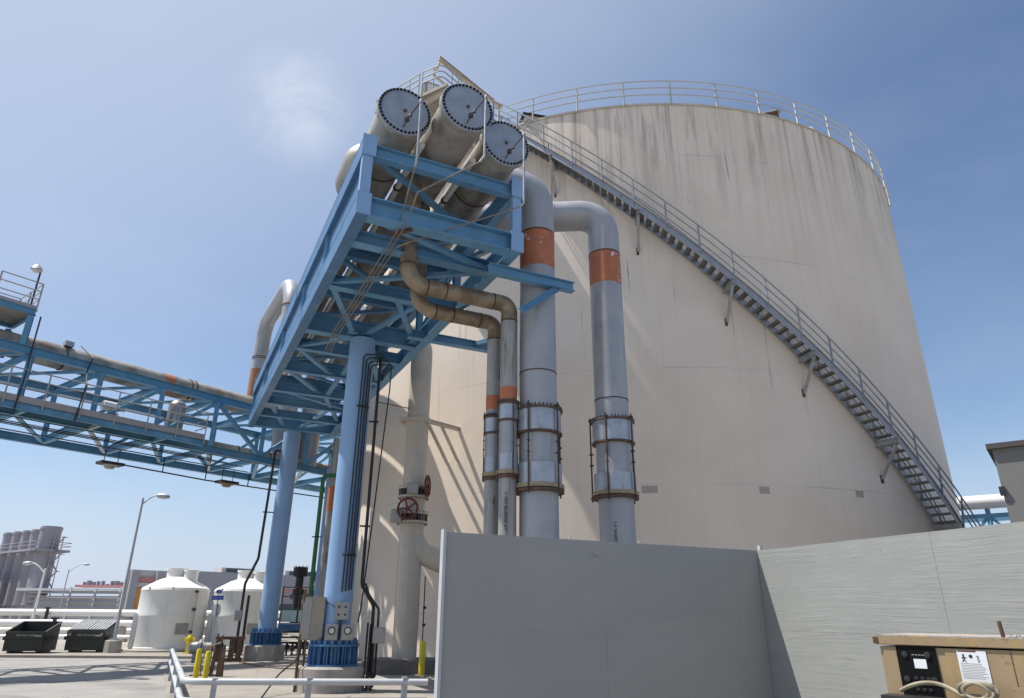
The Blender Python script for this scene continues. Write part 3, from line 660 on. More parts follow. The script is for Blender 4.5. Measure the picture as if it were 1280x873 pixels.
def riser(a, b, r, zaxis, bto, da, R, joint, band, label, grp='large grey riser pipes'):
    P = T(a, b, 0)
    rs = thing('riser_pipe', label, 'pipe', P, grp)
    build('barrel', MB().lathe(P, [(r, 0), (r, zaxis-R)], 44), M_alum, rs, 40)
    pts = fillet([T(a, b, zaxis-R-.001), T(a, b, zaxis), T(a+da, bto, zaxis)], R, 16)
    build('elbow', MB().tube(pts, r, 44), M_alum, rs, 40)
    build('weld_ring', MB().ring(T(a, b, zaxis-R), r-.01, r+.010, -.02, .02, 44), M_weld, rs, 40)
    build('weld_ring', MB().ring(P, r-.01, r+.010, joint[0]+(1.0 if b < 5 else .62), joint[0]+(1.03 if b < 5 else .65), 44), M_weld, rs, 40)
    dq = (T(a+da, bto)-T(a, b)).normalized()
    build('weld_ring', MB().ring(T(a, b, zaxis)+dq*(R+.05), r-.01, r+.012, -.02, .02, 44, dq), M_galv, rs, 40)
    build('orange_band', MB().ring(P, r-.02, r+.004, band[0], band[1], 44), M_orange, rs, 40)
    ejoint(rs, P, r, *joint, 5)
    return rs, P
rs, P = riser(-6.3, 3.24, .475, 13.55, 1.3, 1.0, 1.72, (6.72, 6.17, 5.38, 4.84), (10.72, 11.83),
              'left one of the two fat grey risers with orange bands, close behind the blue outrigger')
rs2, P2 = riser(-5.52, 6.0, .475, 13.74, 1.6, 2.6, 1.48, (6.97, 6.40, 5.53, 5.0), (11.20, 12.24),
                'right one of the two fat grey risers with orange bands, standing alone against the tank')
stencil(rs2, P2+Z*3.80, .475, 'L.P. DIGESTER GAS', .105, math.atan2(-P2.x, -P2.y)+.12, -1)
def small_riser(a, b, r, za, b0, up_z, joint, band, label, text, stub_shift):
    P = T(a, b, 0)
    rs = thing('small_riser_pipe', label, 'pipe', P, 'small risers bending up to the blue bridge')
    R = .50
    build('barrel', MB().lathe(P, [(r, 0), (r, za-R)], 28), M_smallpipe, rs, 40)
    pts = fillet([T(a, b, za-R-.001), T(a, b, za), T(a+stub_shift, b0, za), T(a+stub_shift, b0, up_z)], R, 9)
    build('crossover', MB().tube(pts, r, 28), M_brownpipe, rs, 40)
    for q, ax in ((T(a, b, za-R), Z), (T(a, b-R, za), B), (T(a+stub_shift, b0+R, za), B), (T(a+stub_shift*.6, b0+R+.5, za), B), (T(a+stub_shift, b0, za+R), Z)):
        build('weld_ring', MB().ring(q, r-.02, r+.008, -.018, .018, 28, ax), M_weld, rs, 40)
    build('orange_band', MB().ring(P, r-.02, r+.004, band[0], band[1], 28), M_orange2, rs, 40)
    ejoint(rs, P, r, *joint, 4)
    if text: stencil(rs, P+Z*text[0], r, text[1], text[2], math.atan2(-P.x, -P.y)+text[3], text[4])
    return rs
small_riser(-6.15, 2.47, .215, 9.62, -.35, 12.5, (6.84, 6.46, 5.61, 5.16), (6.95, 7.30), 'right thin grey riser whose brown crossover pipe passes under the bridge', (4.24, 'L.P. DIGESTER GAS \u2192', .092, .15, 1), 0)
small_riser(-5.2, 2.50, .205, 9.45, .22, 12.5, (6.72, 6.35, 5.70, 5.26), (6.95, 7.33), 'left thin grey riser, streaked with black and tucked behind its twin', (4.24, 'L.P. DIGESTER GAS', .092, -1.25+2*math.pi, 1), 0)

# ------------------------------------------------------------------ beige standpipe at the tank wall
BP = Vector((-3.86, 27.47, 0)); rb = .45
bp = thing('beige_standpipe', 'beige vertical pipe with red handwheels and chains beside the tank', 'pipe', BP)
build('barrel', MB().tube(fillet([BP+Z*.45, BP+Z*13.2, BP+Z*13.2-B*2.2], .9, 10), rb, 40), M_beige, bp, 40)
iv = inv_b = None
tdir = Vector((.992, .128, 0))
build('branch', MB().tube(fillet([BP+Z*4.9+tdir*.0, BP+Z*4.2+tdir*.35, BP+Z*3.85+tdir*1.2, BP+Z*3.85+tdir*2.6, BP+Z*3.85+tdir*2.6+Vector((.15, 1.7, 0))], .8, 9), .42, 32), M_beige, bp, 40)
for zc in (5.45, 6.42):
    vb = build('valve_body', MB().ring(BP, rb, rb+.17, zc-.20, zc-.12, 40).ring(BP, rb, rb+.17, zc+.14, zc+.22, 40), M_beige, bp, 40)
    build('valve_disc', MB().ring(BP, rb-.02, rb+.05, zc-.12, zc+.14, 40), M_darkbox, vb, 40)
    for k in range(20):
        an = 2*math.pi*k/20; e = Vector((math.cos(an), math.sin(an), 0))*(rb+.12)
        build('stud', MB().cyl(BP+e+Z*(zc-.24), BP+e+Z*(zc+.26), .024, 6), M_rust, vb)
def handwheel(c, axis, r, parent):
    axis = axis.normalized(); e1 = Z; e2 = axis.cross(Z).normalized(); e1 = e2.cross(axis)
    mb = MB().tube([c+(e1*math.cos(t_)+e2*math.sin(t_))*r for t_ in [2*math.pi*k/28 for k in range(28)]], .045, 8, closed=True)
    for k in range(5):
        t_ = 2*math.pi*k/5+.3; mb.bar(c, c+(e1*math.cos(t_)+e2*math.sin(t_))*r, .06, .04, axis)
    mb.lathe(c-axis*.06, [(.075, 0), (.075, .14)], 12, axis)
    return build('handwheel', mb, M_red, parent)
vw = -Vector((BP.x, BP.y, 0)).normalized(); vs_ = Vector((-vw.y, vw.x, 0))   # vs_ points to the viewer's right
vs_ = Vector((vw.y, -vw.x, 0)) if vs_.x < 0 else vs_
gb1 = build('gearbox', MB().frame_box(BP+vw*.62-vs_*.05+Z*6.5, vs_*.22, vw*.2, Z*.2), M_boxgrey, bp, 0, .02)
build('shaft', MB().cyl(BP+vw*.66+Z*6.55, BP+vw*.66+vs_*.62+Z*6.6, .025, 8), M_red, gb1)
handwheel(BP+vw*.66+vs_*.52+Z*6.62, vs_+vw*.25, .40, gb1)
gb2 = build('gearbox', MB().frame_box(BP+vw*.45-vs_*.62+Z*5.48, vs_*.2, vw*.2, Z*.24), M_boxgrey, bp, 0, .02)
handwheel(BP+vw*.82-vs_*.20+Z*5.72, vw-vs_*.25, .38, gb2)
for k, (dx, z0) in enumerate(((-.42, 5.6), (.0, 5.5), (.36, 6.3), (.45, 6.3))):
    build('chain', MB().tube([BP+vw*.75+vs_*dx+Z*z0, BP+vw*.72+vs_*(dx-.02)+Z*3.0, BP+vw*.6+vs_*(dx+.02)+Z*1.1], .010, 5), M_boxgrey, bp)
build('drain_line', MB().tube([BP+vw*.2+vs_*.62+Z*3.3, BP+vw*.2+vs_*.64+Z*.7], .022, 6).cyl(BP+vs_*.6+Z*2.2, BP+vs_*.72+Z*2.2, .05, 8).cyl(BP+vs_*.6+Z*1.6, BP+vs_*.72+Z*1.6, .05, 8), M_darkbox, bp)
# wall bracket holding it
rg = thing('pipe_guide_bracket', 'beige steel guide bracket tying the beige standpipe to the tank wall', 'bracket', BP+Z*9.4)
build('collar', MB().ring(BP, rb+.01, rb+.09, 9.28, 9.46, 32), M_beige, rg, 40)
w1, w2, w3 = TP(-145.8, TR, 9.62), TP(-137.5, TR, 9.55), TP(-144, TR, 8.1)
build('arm', MB().ibeam(BP+Z*9.37+vw*.5, w1, .18, .12), M_beige, rg)
build('arm', MB().ibeam(BP+Z*9.37-vs_*.7+vw*.25, w2, .18, .12), M_beige, rg)
build('arm', MB().bar(BP+Z*9.37-vs_*.75+vw*.30, BP+Z*9.37+vs_*.45+vw*.52, .13, .13), M_beige, rg)
build('knee_brace', MB().bar(BP+Z*9.25+vw*.3+vs_*.4, w3, .11, .11), M_beige, rg)
build('knee_brace', MB().bar(TP(-145.8, TR+1.2, 9.5), TP(-145.8, TR, 8.2), .1, .1), M_beige, rg)
tag(build('pipe_plinth', MB().frame_box(BP+Z*.23+vw*.15, vs_*1.45, vw*1.0, Z*.235), mat('dark_concrete_plinth', (.15, .135, .12), .85, 0, .12, 3), None, 0, .03), 'low dark concrete plinth under the beige standpipe', 'plinth')

# ------------------------------------------------------------------ conduits and boxes on and beside the columns
def conduit(name, label, cat, pts, r, R=.12, mat_=None, group=None, clamps=()):
    o = tag(build(name, MB().tube(fillet(pts, R, 6), r, 8), mat_ or M_black, None, 40), label, cat, group)
    for c in clamps: build('clamp', MB().bar(c[0], c[1], .05, .05), M_darkbox, o)
    return o
SD = Vector((B.x, B.y, 0))
vf = -Vector((O.x, O.y, 0)).normalized(); vr = Vector((-vf.y, vf.x, 0)); vr = vr if vr.x > 0 else -vr     # towards viewer / viewer's right
C0 = T(0, .06)
for k in range(4):
    an = .18+.22*k
    e = (vf*math.cos(an)+vr*math.sin(an))
    base = C0+e*.445; out = C0+vr*(.75+.1*k)+vf*.38
    pts = [base+Z*(2.55+.02*k), base+Z*(9.72-.10*k), out+Z*(9.78-.10*k), out+Z*(9.78-.1*k)+A*1.2]
    conduit('conduit', ['thin black conduit on the front blue column, leftmost of its four', 'thin black conduit on the front blue column, second from the left', 'thin black conduit on the front blue column, second from the right', 'thin black conduit on the front blue column, rightmost of its four'][k], 'conduit', pts, .021, .16, None, 'thin black conduits on the front column')
tag(build('conduit_strap', MB().tube([C0+(vf*math.cos(a_)+vr*math.sin(a_))*.475+Z*8.0 for a_ in (0.0, .3, .6, .9)], .03, 6), M_darkbox), 'upper black strap across the conduits of the front blue column', 'strap')
tag(build('conduit_strap', MB().tube([C0+(vf*math.cos(a_)+vr*math.sin(a_))*.475+Z*3.55 for a_ in (0.0, .3, .6, .9)], .03, 6), M_darkbox), 'lower black strap across the conduits of the front blue column', 'strap')
g = C0+vr*.62+vf*.15
conduit('thick_conduit', 'thick black conduit running down beside the front blue column to the grey junction box', 'conduit',
        [T(.9, .9, 10.3), g+Z*9.6, g+Z*2.75, g+vr*.38+Z*2.2, g+vr*.42+Z*.35], .048, .3, None, None, [(g+Z*7.6-vr*.2, g+Z*7.6+vr*.1), (g+Z*4.4-vr*.2, g+Z*4.4+vr*.1)])
conduit('thick_conduit', 'slightly thinner black conduit beside the thick one, bending to the junction box', 'conduit',
        [g+vr*.10+Z*2.8, g+vr*.22+Z*2.5, g+vr*.54+Z*2.1, g+vr*.56+Z*.35], .034, .2)
conduit('guy_cable', 'black cable slanting from the truss down to the column boxes in front of the tank', 'cable', [T(.6, 1.25, 9.9), T(.6, 1.25, 9.0), C0+vr*.66+vf*.05+Z*2.2, C0+vr*.60+vf*.25+Z*1.75], .022, .3)
conduit('cross_cable', 'pair of thin black lines crossing from the thick conduit to the beige standpipe', 'cable', [g+Z*8.25, BP+Z*9.9-vr*.4], .02, .1)
for k, (dx, z1) in enumerate(((.26, 1.75), (.34, 1.70), (.47, 1.55))):
    conduit('stub_conduit', ['short black stub pipe left of the grey junction box', 'short black stub pipe just behind the grey junction box', 'short black stub pipe under the grey junction box'][k], 'conduit', [g+vr*dx+vf*.1+Z*.02, g+vr*dx+vf*.1+Z*z1], .03, .1)
coil = [g+vr*.42+vf*.2+Vector((vr.x*.12*math.cos(t_*.7), vr.y*.12*math.cos(t_*.7), .35+.14*math.sin(t_*.7)-.004*t_)) for t_ in range(40)]
tag(build('cable_coil', MB().tube(coil, .018, 6), M_black), 'black cable coiled at the foot of the stub pipes', 'cable')
def ebox(name, label, c, w, h, d, m, fx=vr, fz=vf, knob=None, cat='electrical box'):
    t = thing(name, label, cat, Vector(c)-Z*h/2)
    build('case', MB().frame_box(Vector(c), fx*w/2, fz*d/2, Z*h/2), m, t, 0, .012)
    build('cover', MB().frame_box(Vector(c)+fz*(d/2+.008), fx*(w/2-.03), fz*.008, Z*(h/2-.03)), m, t, 0)
    return t
ebox('junction_box', 'grey junction box on the stub pipes right of the front blue column', g+vr*.58+vf*.12+Z*1.42, .34, .42, .2, M_boxgrey)
eb = ebox('push_button_box', 'grey box with four knobs fixed high on the front column foot', C0+vf*.52+vr*.13+Z*2.05, .40, .46, .16, M_boxgrey)
for dx in (-.09, .09):
    for dz in (-.10, .10): build('knob', MB().lathe(C0+vf*.61+vr*(.13+dx)+Z*(2.05+dz), [(.03, 0), (.03, .03)], 10, vf), M_darkbox, eb)
for dx, la in ((-.10, 'left'), (.33, 'right')):
    eb = ebox('gauge_box', 'grey box with a round gauge on the front column foot, %s of the pair' % la, C0+vf*.58+vr*dx+Z*1.50, .34, .40, .16, M_boxgrey)
    cc = C0+vf*.672+vr*dx+Z*1.54
    build('bezel', MB().lathe(cc, [(.10, 0), (.10, .03), (.075, .035)], 20, vf), M_black, eb, 40)
    build('dial', MB().lathe(cc+vf*.036, [(.07, 0), (.07, .004)], 20, vf), M_gauge, eb)
tag(build('box_mount', MB().box(C0+vf*.5+vr*.115+Z*1.75, .05, .1, .9, -13), M_darkbox), 'black upright strut between the two gauge boxes', 'strut')
ct = thing('control_cabinet', 'tall tan electrical cabinet left of the front blue column', 'cabinet', C0-vr*.55+vf*.1+Z*1.2)
cc = C0-vr*.62+vf*.25+Z*1.85
build('case', MB().frame_box(cc, vr*.28, vf*.15, Z*.56), M_boxtan, ct, 0, .015)
build('door', MB().frame_box(cc-vr*.18+vf*.16, vr*.10, vf*.012, Z*.52), M_boxgrey, ct, 0)
build('hinge', MB().cyl(cc-vr*.29+vf*.16-Z*.4, cc-vr*.29+vf*.16+Z*.4, .015, 8), M_boxgrey, ct)
conduit('cabinet_feed', 'thin black pipe linking the tan cabinet to the four-knob box', 'conduit', [cc+vr*.2+Z*.50, C0+vf*.5-vr*.05+Z*2.12], .014, .05)
for k, (dx, dz) in enumerate(((-.30, .05), (-.14, -.05))):
    st = cc+vr*dx+vf*.05
    conduit('cabinet_post', ['rusty post carrying the tan cabinet at its left edge', 'rusty post carrying the tan cabinet near its middle'][k], 'post', [Vector((st.x, st.y, .02)), Vector((st.x, st.y, 2.6 if k == 0 else 1.3))], .04 if k == 0 else .03, .1, M_rust)
q = cc-vr*.26+vf*.2
conduit('ground_cable', 'black cable drooping from the tan cabinet to the ground', 'cable', [q+Z*-.6, q-Z*1.0-vr*.02, q-Z*1.35-vr*.45+vf*.3, Vector((q.x, q.y, .03))-vr*.75+vf*1.2], .022, .4)

# conduits on the rear column
C1 = T(14.05, .10); vf1 = -Vector((C1.x, C1.y, 0)).normalized(); vr1 = Vector((-vf1.y, vf1.x, 0)); vr1 = vr1 if vr1.x > 0 else -vr1
p = C1-vr1*.78+vf1*.35
conduit('thick_conduit', 'thick black conduit falling left of the rear blue column to a small box', 'conduit', [p+vr1*.35+Z*9.4+A*.3, p+vr1*.10+Z*9.4, p+Z*4.3, p-vr1*.42+Z*3.2, p-vr1*.42+Z*.3], .06, .5, None, None, [(p-vr1*.1+Z*6.4, p+vr1*.4+Z*6.4)])
conduit('thick_conduit', 'short black conduit standing next to the left conduit of the rear column', 'conduit', [p-vr1*.18+Z*2.7, p-vr1*.18+Z*.3], .06, .1)
ebox('junction_box', 'small grey box on the conduits left of the rear blue column', p-vr1*.50+vf1*.1+Z*1.85, .32, .42, .2, M_boxgrey, vr1, vf1)
hs = thing('pipe_support', 'dark rusty steel support frame left of the rear pedestal', 'support frame', C1-vr1*2.0)
for dx in (-1.9, -1.35, -1.05): build('leg', MB().box(C1+vr1*dx+vf1*.9+Z*.5, .22, .3, 1.0, -18), M_rust, hs)
build('top_rail', MB().bar(C1-vr1*2.05+vf1*.9+Z*.95, C1-vr1*.85+vf1*.9+Z*.95, .3, .12), M_rust, hs)
build('foot_rail', MB().bar(C1-vr1*2.05+vf1*.9+Z*.10, C1-vr1*.85+vf1*.9+Z*.10, .3, .12), M_rust, hs)
va = thing('blue_valve', 'small blue-grey valve body lying left of the dark rusty frame', 'valve', C1-vr1*2.9+vf1*.6)
build('body', MB().lathe(C1-vr1*3.1+vf1*.7+Z*.55, [(.05, 0), (.24, .08), (.26, .4), (.36, .42), (.36, .5), (.22, .55), (.22, .9)], 20, vr1), M_steelv, va, 40)
build('stand', MB().box(C1-vr1*2.7+vf1*.7+Z*.2, .3, .3, .4, 0), M_conc, va)

# ------------------------------------------------------------------ left pipe bridge
NB = 2.65; u0 = -26.8; W = 4.7; bzb, bzt = 8.86, 11.62
lb = thing('walkway_bridge', 'long blue truss pipe bridge with a railed walkway crossing the sky on the left', 'pipe bridge', BT(-9, 2, bzb))
posts_u = [-1.36-NB*i for i in range(-4, 10)]
uL, uR = posts_u[-1]-.2, posts_u[0]+.2
for v in (0, W):
    build('chord', MB().ibeam(BT(uL, v, bzt-.16), BT(uR, v, bzt-.16), .34, .24, .02, .016), M_farblue, lb)
    build('chord', MB().ibeam(BT(uL, v, bzb+.16), BT(uR, v, bzb+.16), .34, .24, .02, .016), M_farblue, lb)
    for k, u in enumerate(posts_u):
        build('post', MB().ibeam(BT(u, v, bzb+.33), BT(u, v, bzt-.33), .2, .2, .016, .012), M_farblue, lb)
        if k+1 < len(posts_u):
            ul = posts_u[k+1]
            s = 1 if (u <= -6.6 or -4.1 <= u < -3 or u > 1) else -1
            za, zb_ = (bzb+.3, bzt-.3) if s > 0 else (bzt-.3, bzb+.3)
            if u > -4.2 and u < -3.9: za, zb_ = bzb+.3, bzt-.3
            build('brace', MB().bar(BT(ul, v, za), BT(u, v, zb_), .16, .16), M_farblue, lb)
for k, u in enumerate(posts_u):
    build('crossbeam', MB().ibeam(BT(u, 0.02, bzb+.17), BT(u, W-.02, bzb+.17), .26, .18, .016, .012), M_farblue, lb)
    build('crossbeam', MB().ibeam(BT(u, 0.02, bzt-.17), BT(u, W-.02, bzt-.17), .26, .18, .016, .012), M_farblue, lb)
    if k+1 < len(posts_u):
        ul = posts_u[k+1]
        build('brace', MB().bar(BT(ul, .1, bzb+.10), BT(u, W-.1, bzb+.10), .16, .08), M_farblue if k % 2 else M_galv, lb)
        build('brace', MB().bar(BT(u, .1, bzt-.2), BT(ul, W-.1, bzt-.2), .15, .10), M_farblue, lb)
# walkway on the near side
we = -4.95
wk = build('walkway_deck', MB().bar(BT(uL, -.55, 9.14), BT(we, -.55, 9.14), 1.0, .04), M_grate, lb)
build('toe_plate', MB().bar(BT(uL, -1.06, 9.28), BT(we, -1.06, 9.28), .012, .25), M_bridgerail, lb)
build('edge_beam', MB().ibeam(BT(uL, -1.04, 9.0), BT(we, -1.04, 9.0), .24, .10, .012, .01), M_farblue, lb)
for k, u in enumerate(posts_u):
    if u < we: build('outrigger', MB().bar(BT(u, -1.0, 8.92), BT(u, -.1, 8.92), .14, .14), M_galv if k % 2 else M_farblue, lb)
for h in (.45, .80, 1.15):
    build('handrail', MB().tube([BT(uL, -1.07, 9.4+h-.15), BT(we, -1.07, 9.4+h-.15), BT(we, -.15, 9.4+h-.15)], .026, 6), M_bridgerail, lb)
    build('handrail', MB().tube([BT(uL, .35, 9.4+h-.15), BT(we, .35, 9.4+h-.15)], .02, 6), M_bridgerail, lb) if h < 1 else None
u = we
while u > uL:
    build('rail_post', MB().bar(BT(u, -1.09, 9.0), BT(u, -1.09, 10.41), .05, .05), M_bridgerail, lb); u -= 1.30
# pipes on the bridge
tp = thing('top_bridge_pipe', 'fat grey pipe along the top of the left bridge with a faded red band', 'pipe', BT(-9, 1.9, 12.1))
build('barrel', MB().tube([BT(uL, 2.0, 12.14), BT(0.4, 2.0, 12.14)], .52, 32), M_header, tp, 40)
build('red_band', MB().ring(BT(-5.95, 2.0, 12.14), .50, .526, 0, .45, 32, U), M_orange2, tp, 40)
for u in (-4.65, -4.40, -10.3, -14.2): build('clamp', MB().ring(BT(u, 2.0, 12.14), .51, .56, 0, .06, 32, U), M_rust, tp, 40)
mp = build('pipe_saddle', MB().box(BT(-10.25, 1.75, 12.72), .34, .34, .22, 37), M_galv, tp)
lw = thing('lower_bridge_pipe', 'thinner stained pipe inside the left bridge at walkway level', 'pipe', BT(-3, .9, 9.45))
build('barrel', MB().tube([BT(-6.9, .95, 9.47), BT(7.5, .95, 9.47)], .21, 20), M_header, lw, 40)
for u in (-2.1, -.3, 1.2, 3.5): build('clamp', MB().ring(BT(u, .95, 9.47), .2, .235, 0, .05, 24, U), M_rust, lw, 40)
build('drop_leg', MB().tube(fillet([BT(.75, .9, 11.6), BT(.75, .9, 9.9), BT(.75, .95, 9.5)], .1), .16, 16), M_darkcarton, lw, 40)
for k, (v, z, r) in enumerate(((.6, 8.76, .022), (.85, 8.75, .028), (1.15, 8.76, .018), (2.2, 8.76, .025), (-.35, 8.74, .02))):
    conduit('cable_run', ['dark cable run under the walkway, nearest the front chord', 'thickest dark cable run under the left bridge', 'thin dark cable run beside the thickest one under the left bridge', 'dark cable run under the middle of the left bridge', 'thin dark cable right under the walkway edge'][k], 'cable', [BT(uL, v, z), BT(-3.5+k, v, z)], r)
conduit('hanging_conduit', 'thin black conduit slung below the left bridge between its two lamps and the rear column', 'conduit', [BT(-6.6, 2.9, 8.25), BT(-2.4, 2.9, 8.15), BT(2.2, 2.9, 8.2), BT(6.3, 2.9, 8.25)], .035, .1, None, None, [(BT(u, 2.9, 8.2), BT(u, 2.9, 8.9)) for u in (-4.6, -2.4, 0)])
for u, la in ((-7.0, 'left lamp box hanging under the left bridge below the walkway'), (-1.2, 'rusty lamp box hanging under the left bridge near the rear column')):
    t = thing('bridge_lamp', la, 'lamp', BT(u, 2.9, 8.2), 'lamp boxes under the left bridge')
    build('housing', MB().frame_box(BT(u, 2.9, 8.20), U*.5, V*.32, Z*.06), M_darkbox, t)
    build('lens', MB().lathe(BT(u, 2.9, 7.98), [(.18, 0), (.30, .17)], 16), M_boxgrey if u < -5 else M_darkcarton, t)
    build('hanger', MB().cyl(BT(u-.3, 2.9, 8.2), BT(u-.3, 2.9, 8.9), .02, 6).cyl(BT(u+.3, 2.9, 8.2), BT(u+.3, 2.9, 8.9), .02, 6), M_darkbox, t)
ve = thing('pressure_vessel', 'small upright grey pressure vessel standing on the walkway of the left bridge', 'vessel', BT(-5.25, .55, 9.2))
build('body', MB().lathe(BT(-5.62, .55, 9.45), [(.06, 0), (.30, .07), (.375, .22), (.375, 1.36), (.32, 1.52), (.18, 1.62), (.03, 1.65)], 28), M_steelv, ve, 50)
for dx, dy in ((-.2, -.15), (.2, -.15), (0, .2)): build('leg', MB().bar(BT(-5.62+dx, .55+dy, 9.15), BT(-5.62+dx, .55+dy, 9.6), .07, .07), M_darkbox, ve)
build('gasket', MB().tube(fillet([BT(-5.62, .55, 10.95), BT(-5.62, .55, 11.15), BT(-5.0, .7, 11.3)], .1), .03, 8), M_tan, ve)
ac = thing('valve_actuator', 'pale valve actuator with red parts behind the walkway handrail', 'actuator', BT(-8.3, .7, 9.4))
build('cylinder', MB().lathe(BT(-8.75, .75, 10.2), [(.05, 0), (.21, .03), (.21, .55), (.13, .6), (.13, .95), (.05, 1.0)], 20, U), M_white, ac, 40)
build('bracket', MB().box(BT(-8.3, .75, 9.9), .35, .2, .25, 37), M_red, ac)
build('valve', MB().lathe(BT(-8.2, .75, 9.4), [(.22, 0), (.22, .1), (.12, .15), (.12, .45), (.2, .5)], 16), M_darkbox, ac, 40)
# lamp platform on the top left
pl = thing('lamp_platform', 'small blue railed platform raised above the left bridge at the picture edge', 'platform', BT(-12.9, 1.2, 13.0))
PU0, PU1, PV0, PV1, PZ = -14.6, -12.25, -.05, 2.3, 13.15
build('deck', MB().prism([BT(PU0, PV0).xy, BT(PU1, PV0).xy, BT(PU1, PV1).xy, BT(PU0, PV1).xy], PZ-.06, PZ), M_platund, pl)
for (ua, va_), (ub, vb_) in (((PU0, PV0), (PU1, PV0)), ((PU1, PV0), (PU1, PV1)), ((PU1, PV1), (PU0, PV1)), ((PU0, PV1), (PU0, PV0))):
    build('edge_beam', MB().ibeam(BT(ua, va_, PZ-.12), BT(ub, vb_, PZ-.12), .22, .12, .016, .012), M_farblue, pl)
    build('toe_plate', MB().bar(BT(ua, va_, PZ+.08), BT(ub, vb_, PZ+.08), .05, .14), M_bridgerail, pl)
for ua in (PU0+.1, PU1-.1):
    for va_ in (0, PV1): build('leg', MB().ibeam(BT(ua, va_, bzt-.0), BT(ua, va_, PZ-.3), .2, .2, .016, .012), M_farblue, pl)
for h in (.45, .80, 1.14):
    build('handrail', MB().tube([BT(PU0, PV1, PZ+h), BT(PU1, PV1, PZ+h), BT(PU1, PV0, PZ+h), BT(PU0+.9, PV0, PZ+h)], .026, 6), M_bridgerail, pl)
for ua, va_ in ((PU1, PV0), (PU1, PV1), (PU1-1.2, PV1), (PU0, PV1), (PU0+.9, PV0), (PU1, 1.2)):
    build('rail_post', MB().bar(BT(ua, va_, PZ-.1), BT(ua, va_, PZ+1.14), .05, .05), M_bridgerail, pl)
fl_ = thing('platform_floodlight', 'black floodlight pole with a shaded lamp on the raised left platform', 'lamp', BT(-12.4, .1, PZ))
build('pole', MB().cyl(BT(-12.45, .05, PZ-.1), BT(-12.45, .05, 14.95), .035, 8), M_black, fl_)
build('lamp_head', MB().lathe(BT(-12.62, .0, 14.78), [(.20, 0), (.22, .04), (.12, .2), (.05, .26)], 16), M_galv, fl_, 40)
build('lamp_glass', MB().lathe(BT(-12.62, .0, 14.70), [(.1, 0), (.19, .078)], 16), M_lampglass, fl_, 40)
build('arm', MB().bar(BT(-12.45, .05, 14.95), BT(-12.62, .0, 15.0), .05, .05), M_black, fl_)
conduit('black_riser', 'black conduit crossing the bridge from the raised platform leg downwards', 'conduit', [BT(-12.05, -.12, 12.9), BT(-12.05, -.16, 11.2), BT(-12.3, -1.14, 10.3), BT(-12.35, -1.14, 8.8)], .03, .1)
conduit('black_riser', 'black conduit crossing the walkway below the pipe saddle', 'conduit', [BT(-9.85, 1.45, 12.7), BT(-9.85, -.14, 11.8), BT(-9.95, -.16, 11.2), BT(-10.2, -1.14, 10.3), BT(-10.3, -1.14, 8.8)], .03, .1)

# gooseneck joining the left bridge pipe to the left header
for b, la, rz, da in ((-1.24, 'arched grey pipe with an orange band rising left of the blue girder', .40, 16.87), (.06, 'arched grey pipe glimpsed through the truss, middle one of the three arches', .57, 17.1), (1.45, 'arched grey pipe glimpsed through the truss, arch nearest the tank', .57, 17.3)):
    gb_ = T(da, b-.5 if b < 0 else b, 12.2); ga = T(10.0, b, ZH)
    gn = thing('gooseneck_pipe', la, 'pipe', gb_, 'arched pipes at the far end of the headers')
    build('arch', MB().tube(fillet([ga-A*.9, ga, Vector((ga.x, ga.y, 17.0)), Vector((gb_.x, gb_.y, 17.0)), gb_+Z*2.6], [.85, 1.7, 1.7], 14), rz, 28), M_alum, gn, 40)
    build('drop', MB().cyl(gb_+Z*2.6, gb_+Z*(0 if b < 0 else -3.0), rz-.005, 28), M_alum, gn, 40)
    build('orange_band', MB().ring(Vector((gb_.x, gb_.y, 0)), rz-.02, rz+.003, 12.75, 14.3, 28), M_orange3, gn, 40)
    for z in (14.9, 15.0): build('weld_ring', MB().ring(Vector((gb_.x, gb_.y, z)), rz-.02, rz+.02, 0, .04, 28), M_rust, gn, 40)
    build('weld_ring', MB().ring(Vector((ga.x, ga.y, 15.4)), rz-.02, rz+.025, 0, .05, 28), M_rust, gn, 40)

# ------------------------------------------------------------------ pump skid between the columns
K = Vector((-10.2, 37.6, 0)); kf = -Vector((K.x, K.y, 0)).normalized(); kr = Vector((-kf.y, kf.x, 0)); kr = kr if kr.x > 0 else -kr
sk = thing('pump_skid', 'blue skid platform with pale glazed panels between the two blue columns', 'platform', K)
build('deck_beam', MB().ibeam(K-kr*1.5+Z*1.25, K+kr*1.5+Z*1.25, .42, .3), M_baseblue, sk)
build('deck', MB().frame_box(K+Z*1.49-kf*.6, kr*1.5, kf*.75, Z*.02), M_darkbox, sk)
for dx in (-1.4, -.3, .8, 1.4): build('leg', MB().bar(K+kr*dx, K+kr*dx+Z*1.05, .1, .1), M_darkbox, sk)
for dx in (-1.45, -.62, .25): build('rail_post', MB().bar(K+kr*dx+Z*1.5, K+kr*dx+Z*3.2, .06, .06), M_rust, sk)
for z in (2.15, 2.75, 3.2): build('rail', MB().bar(K-kr*1.5+Z*z, K+kr*.3+Z*z, .05, .05), M_rust if z != 2.15 else M_green, sk)
build('glass_panel', MB().frame_box(K-kr*.18+Z*1.82, kr*.40, kf*.01, Z*.28), M_screen, sk)
build('glass_panel', MB().frame_box(K-kr*1.05+Z*1.82, kr*.38, kf*.01, Z*.28), M_screen, sk)
